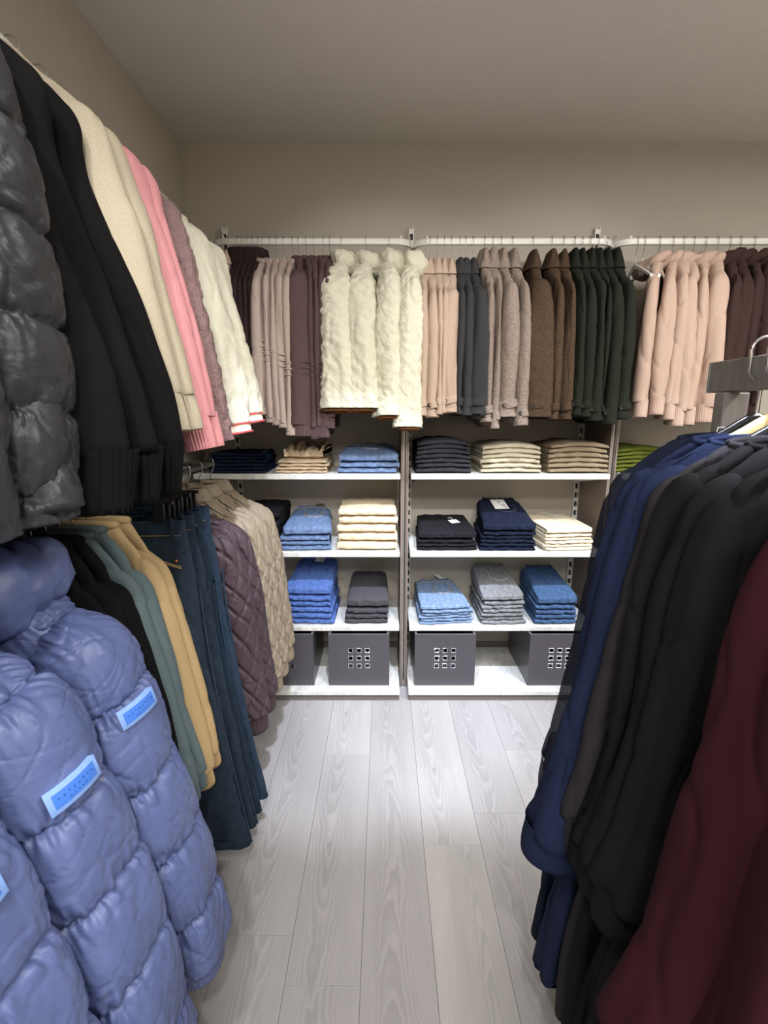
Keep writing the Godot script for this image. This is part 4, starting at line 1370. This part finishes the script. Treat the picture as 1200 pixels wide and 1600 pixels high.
# ------------------------------------------------------------------ left wall, upper rail
func build_left_upper() -> void:
	var rx := -0.77
	var ry := 2.15
	side_rail(ry, -1.95, 0.2, rx, "white upper clothes rail along the left wall, mostly hidden by knitwear", mats.white_metal)
	var hb: Material = mats.hanger_white
	var hk: Material = mats.chrome
	var puf := {"mat": cloth("#2b2b30", "nylon"), "d": {"mode": "puffer", "amp": 0.018, "cell": 0.125, "wr": 0.006}, "collar": "stand", "sh": 0.2, "thick": 0.07, "thick_bottom": 0.075, "ra": 0.07, "rb": 0.08, "len": 0.78, "sleeve": 0.68, "q": 2.2, "sv": 1.7, "su": 1.4, "sex": 2.8, "lean": 0.03, "tipa": 0.75, "tipb": 0.75, "drop": 0.12, "hem": 0.31}
	for q in [[0.40, "nearest at the left edge"], [0.57, "second of three with cropped sleeve"], [0.705, "touching the black knits"]]:
		left_one("puffer_jacket", puf, rx, 2.06, q[0], 0.0, "black quilted puffer jacket, %s" % q[1], "jacket", "black puffer jackets on the left upper rail", ry, hb, hk)
	var bk := {"mat": cloth("#151516", "felt"), "d": {"wr": 0.006, "fold": 0.012, "k": 3.0}, "sleeves": false, "collar": "crew", "sh": 0.215, "hem": 0.35, "len": 0.72, "hem_rib": 0.1, "thick": 0.045, "thick_bottom": 0.05, "drop": 0.12, "q": 1.4}
	var k := 0
	for q in [0.82, 0.915, 1.01]:
		left_one("knit_sweater", bk, rx, 2.07, q, 0.0, "black ribbed-hem knit, %s of three after the puffers" % ORD[k], "sweater", "black knits on the left upper rail", ry, hb, hk)
		k += 1
	var bg := {"mat": cloth("#cbbfa9", "felt"), "d": {"wr": 0.007, "fold": 0.010, "k": 3.0}, "collar": "crew", "sh": 0.175, "len": 0.66, "ra": 0.045, "rb": 0.045, "sleeve": 0.55, "cuff_rib": 0.08, "hem_rib": 0.05, "thick": 0.035, "drop": 0.085, "lean": 0.10, "q": 1.3, "cuff_in": 0.95}
	left_one("knit_sweater", bg, rx, 2.09, 1.08, 0.0, "oatmeal wool sweater, nearer of two before the pink", "sweater", "beige sweaters on the left upper rail", ry, hb, hk)
	left_one("knit_sweater", bg, rx, 2.09, 1.16, 0.0, "oatmeal wool sweater, farther of two touching the pink", "sweater", "beige sweaters on the left upper rail", ry, hb, hk)
	var pk := bg.merged({"mat": cloth("#f0a9ae", "felt"), "sleeve": 0.60, "len": 0.7}, true)
	left_one("knit_sweater", pk, rx, 2.09, 1.245, 0.0, "bright pink sweater, nearer of two with lower cuff", "sweater", "pink sweaters on the left upper rail", ry, hb, hk)
	left_one("knit_sweater", pk, rx, 2.09, 1.31, 0.0, "bright pink sweater, farther of two beside mauve fleece", "sweater", "pink sweaters on the left upper rail", ry, hb, hk)
	var mv := {"mat": cloth("#9c8182", "boucle"), "d": {"mode": "teddy", "amp": 0.006, "wr": 0.008}, "collar": "stand", "sh": 0.175, "len": 0.72, "drop": 0.085, "ra": 0.048, "rb": 0.045, "sleeve": 0.64, "thick": 0.035, "lean": 0.10, "q": 2.0}
	left_one("fleece_jacket", mv, rx, 2.06, 1.42, 0.0, "mauve boucle fleece jacket, between pink and cream garments", "jacket", "", ry, hb, hk)
	var fl := {"mat": cloth("#c4c1b0", "teddy"), "d": {"mode": "teddy", "amp": 0.003, "wr": 0.014}, "collar": "stand", "sh": 0.175, "len": 0.66, "drop": 0.09, "ra": 0.06, "rb": 0.07, "sleeve": 0.58, "thick": 0.05, "lean": 0.10, "q": 1.8, "piping": mat("red_trim", "#c8474a", 0.8), "piping_at": [0.0, -0.028], "piping_r": 1.0, "cuff_rib": 0.03, "cuff_mat": cloth("#e9dcc6", "jersey"), "rib_amp": 0.0008, "cuff_in": 0.93}
	left_one("fleece_jacket", fl, rx, 2.05, 1.58, 0.0, "cream fleece jacket with red cuff trim, nearer of two", "jacket", "cream fleeces with red trim on the left upper rail", ry, hb, hk)
	left_one("fleece_jacket", fl.merged({"sleeve": 0.55}, true), rx, 2.05, 1.74, 0.0, "cream fleece jacket with red cuff trim, farther of two", "jacket", "cream fleeces with red trim on the left upper rail", ry, hb, hk)

# ------------------------------------------------------------------ left wall, lower rail
func build_left_lower() -> void:
	var rx := -0.74
	var ry := 1.205
	side_rail(ry, -2.06, 0.2, rx, "grey lower clothes rail along the left wall under the knitwear", mat("rail_grey", "#4d4a47", 0.4))
	var hk: Material = mats.chrome
	var hb: Material = mats.hanger_black
	var bl := {"mat": cloth("#56628f", "nylon"), "d": {"mode": "puffer", "amp": 0.02, "cell": 0.165, "wr": 0.006}, "collar": "hood", "hood_r": 0.068, "hood_back": 1.0, "sh": 0.17, "thick": 0.085, "thick_bottom": 0.09, "ra": 0.08, "rb": 0.092, "len": 0.88, "sleeve": 0.72, "su": 1.5, "sv": 1.6, "sex": 2.8, "q": 2.6, "lean": 0.15, "tipa": 0.8, "tipb": 0.8, "drop": 0.13, "hem": 0.29, "cuff_rib": 0.05, "cuff_in": 0.75, "rib_amp": 0.0004, "label_at": 0.42, "label_lift": 0.02, "label_turn": 0.3}
	var w := ["cut by lower left corner", "middle of the three", "next to black sweaters"]
	var k := 0
	for q in [0.455, 0.645, 0.835]:
		left_one("puffer_jacket", bl, rx, 1.13, q, 0.0, "shiny blue puffer jacket with woven label, %s" % w[k], "jacket", "blue puffer jackets on the left lower rail", ry, hb if k != 1 else mats.hanger_white, hk)
		k += 1
	var sw := {"d": {"wr": 0.007, "fold": 0.008, "k": 3.0}, "collar": "crew", "sh": 0.13, "len": 0.58, "ra": 0.045, "rb": 0.032, "sleeve": 0.56, "cuff_rib": 0.05, "thick": 0.026, "drop": 0.105, "lean": 0.085, "q": 1.2, "cuff_in": 0.85}
	k = 0
	for q in [0.93, 0.975, 1.02]:
		left_one("knit_sweater", sw.merged({"mat": cloth("#141416", "felt")}, true), rx, 1.15, q, 0.0, "plain black sweater, %s of three behind blue puffers" % ORD[k], "sweater", "black sweaters on the left lower rail", ry, hb, hk)
		k += 1
	left_one("knit_sweater", sw.merged({"mat": cloth("#6b7b80", "felt")}, true), rx, 1.15, 1.065, 0.0, "grey teal wool sweater, nearer of two", "sweater", "teal sweaters on the left lower rail", ry, hb, hk)
	left_one("knit_sweater", sw.merged({"mat": cloth("#6b7b80", "felt")}, true), rx, 1.15, 1.11, 0.0, "grey teal wool sweater, farther of two", "sweater", "teal sweaters on the left lower rail", ry, hb, hk)
	left_one("knit_sweater", sw.merged({"mat": cloth("#cdb184", "felt"), "sleeve": 0.6}, true), rx, 1.15, 1.165, 0.0, "camel yellow sweater, nearer of two", "sweater", "camel sweaters on the left lower rail", ry, hb, hk)
	left_one("knit_sweater", sw.merged({"mat": cloth("#cdb184", "felt"), "sleeve": 0.58}, true), rx, 1.15, 1.22, 0.0, "camel yellow sweater, farther one beside the jeans", "sweater", "camel sweaters on the left lower rail", ry, hb, hk)
	var th := mat("thread_tan", "#a88d5c", 0.8)
	for i in 4:
		hung_jeans(1.27 + 0.06 * i, rx + 0.0, 1.135, 0.03 * (i % 2), cloth(["#343f4c", "#343f4c", "#2c3846", "#384759"][i], "denim"), th, "hanging dark blue jeans, %s from the camel sweaters" % ORD[i], 1.035)
	var ql := {"d": {"mode": "quilt", "amp": 0.007, "cell": 0.075, "wr": 0.006}, "collar": "stand", "collar_h": 0.03, "sh": 0.2, "len": 0.66, "ra": 0.065, "rb": 0.06, "sleeve": 0.62, "cuff_rib": 0.07, "rib_amp": 0.001, "cuff_in": 0.8, "thick": 0.05, "drop": 0.11, "lean": 0.06, "q": 2.4, "tipa": 0.95, "tipb": 1.0}
	left_one("quilted_jacket", ql.merged({"mat": cloth("#43353c", "quilt")}, true), rx, 1.11, 1.53, 0.0, "plum quilted bomber jacket, nearer of two beside the jeans", "jacket", "plum quilted jackets on the left lower rail", ry, hb, hk)
	left_one("quilted_jacket", ql.merged({"mat": cloth("#43353c", "quilt")}, true), rx, 1.11, 1.65, 0.0, "plum quilted bomber jacket, farther of two touching taupe", "jacket", "plum quilted jackets on the left lower rail", ry, hb, hk)
	var tq := ql.merged({"mat": cloth("#8e816f", "quilt"), "rb": 0.065}, true)
	left_one("quilted_jacket", tq, rx, 1.11, 1.78, 0.0, "taupe quilted bomber jacket, first of three before shelves", "jacket", "taupe quilted jackets on the left lower rail", ry, hb, hk)
	left_one("quilted_jacket", tq, rx, 1.11, 1.90, 0.0, "taupe quilted bomber jacket, second of three before shelves", "jacket", "taupe quilted jackets on the left lower rail", ry, hb, hk)
	left_one("quilted_jacket", tq, rx, 1.11, 2.03, 0.0, "taupe quilted bomber jacket, last of three beside shelves", "jacket", "taupe quilted jackets on the left lower rail", ry, hb, hk)

# ------------------------------------------------------------------ free-standing rack on the right
func build_rack() -> void:
	var bxx := 0.68
	var by := 1.49
	var o := thing("garment_rack", "grey wooden clothes rack with square posts at the right", "rack", Vector3(bxx, 0, -0.35))
	part("top_beam", bx(Vector3(0, by, -0.02), Vector3(0.026, 0.06, 1.3), 0.002), mats.rack_wood, o)
	for z in [-0.62, 0.6]:
		part("post", bx(Vector3(0.004, (by - 0.032) / 2.0, z), Vector3(0.05, by - 0.032, 0.03), 0.002), mats.rack_wood, o)
		part("foot", bx(Vector3(0.004, 0.02, z), Vector3(0.5, 0.04, 0.04), 0.003), mats.rack_wood, o)
	part("beam_end", bx(Vector3(0, by, -0.672), Vector3(0.027, 0.061, 0.006), 0.001), mat("rack_end", "#8d8f90", 0.5), o)
	var dr := {"wr": 0.010, "fold": 0.016, "k": 5.0}
	var bl := {"d": dr, "collar": "crew", "band_r": 0.006, "sh": 0.215, "nw": 0.13, "len": 1.16, "ra": 0.045, "rb": 0.032, "sleeve": 0.64, "thick": 0.022, "thick_bottom": 0.04, "drop": 0.06, "lean": 0.06, "q": 1.6, "sfold": 0.010, "sk": 3.0, "cuff_rib": 0.06, "cuff_in": 0.95, "rib_amp": 0.0002, "hem": 0.33, "tipa": 1.3, "tipb": 1.4}
	var navy := cloth("#1d2336", "slub")
	var navy2 := cloth("#242d4a", "slub")
	var char_ := cloth("#2b292d", "crepe")
	var blk := cloth("#161517", "crepe")
	var bur := cloth("#33151c", "crepe")
	var rows := [[0.895, navy, "blouse", "navy slub blouse, farthest on the right rack", "hanger_black"], [0.855, navy2, "blouse", "navy slub blouse, second from the rack's end", "hanger_wood"], [0.81, navy2, "blouse", "navy slub blouse, nearest of the three navy ones", "hanger_black"], [0.765, char_, "blouse", "charcoal crepe blouse, directly before the navy blouses", "hanger_white"], [0.725, blk, "blouse", "black crepe blouse, second of the dark ones", "hanger_black"], [0.68, blk, "blouse", "black crepe blouse, third of the dark ones", "hanger_black"], [0.625, blk, "blouse", "black crepe blouse, beside the burgundy dresses", "hanger_black"], [0.475, bur, "dress", "burgundy crepe dress, the farther of two at the right edge", "hanger_black"], [0.385, bur, "dress", "burgundy crepe dress, the nearer of two at the right edge", "hanger_black"]]
	for i in rows.size():
		var r: Array = rows[i]
		var g := bl.merged({"mat": r[1]}, true)
		if i >= 7:
			g.rb = 0.07
			g.sleeve = 0.72
			g.lean = 0.09
		if i == 2:
			g.sleeve = 0.71
			g.lean = 0.10
			g.tipa = 1.7
			g.tipb = 1.7
		if i == 0:
			var sheer: StandardMaterial3D = navy.duplicate()
			sheer.resource_name = "sheer_navy"
			sheer.transparency = BaseMaterial3D.TRANSPARENCY_ALPHA
			sheer.albedo_color.a = 0.8
			g.sleeve_mat = sheer
			g.cuff_mat = sheer
			g.rb = 0.04
		garment(r[2], g, Vector3(bxx, 1.375, -r[0]), PI, r[3], r[2], "dark blouses and dresses on the right rack")
		var h := hanger("%s hanger inside the %s" % [{"hanger_black": "glossy black", "hanger_wood": "pale wooden", "hanger_white": "white"}[r[4]], r[3]], "hangers on the right rack", Vector3(bxx, 1.415, -r[0]), PI, by - 1.415 + 0.036, mats.chrome, mats[r[4]], 0.19, 0.0026, 0.008, 0.108, 0.02)
		if i == 0:
			var mb := MB.new()
			mb.tube([Vector3(0.062, -0.045, 0.0105), Vector3(0.058, -0.022, 0.0125), Vector3(0.03, -0.022, 0.0125), Vector3(0.03, -0.03, 0.0125)], 0.0008, 5)
			part("printed_mark", mb, mats.paper, h)
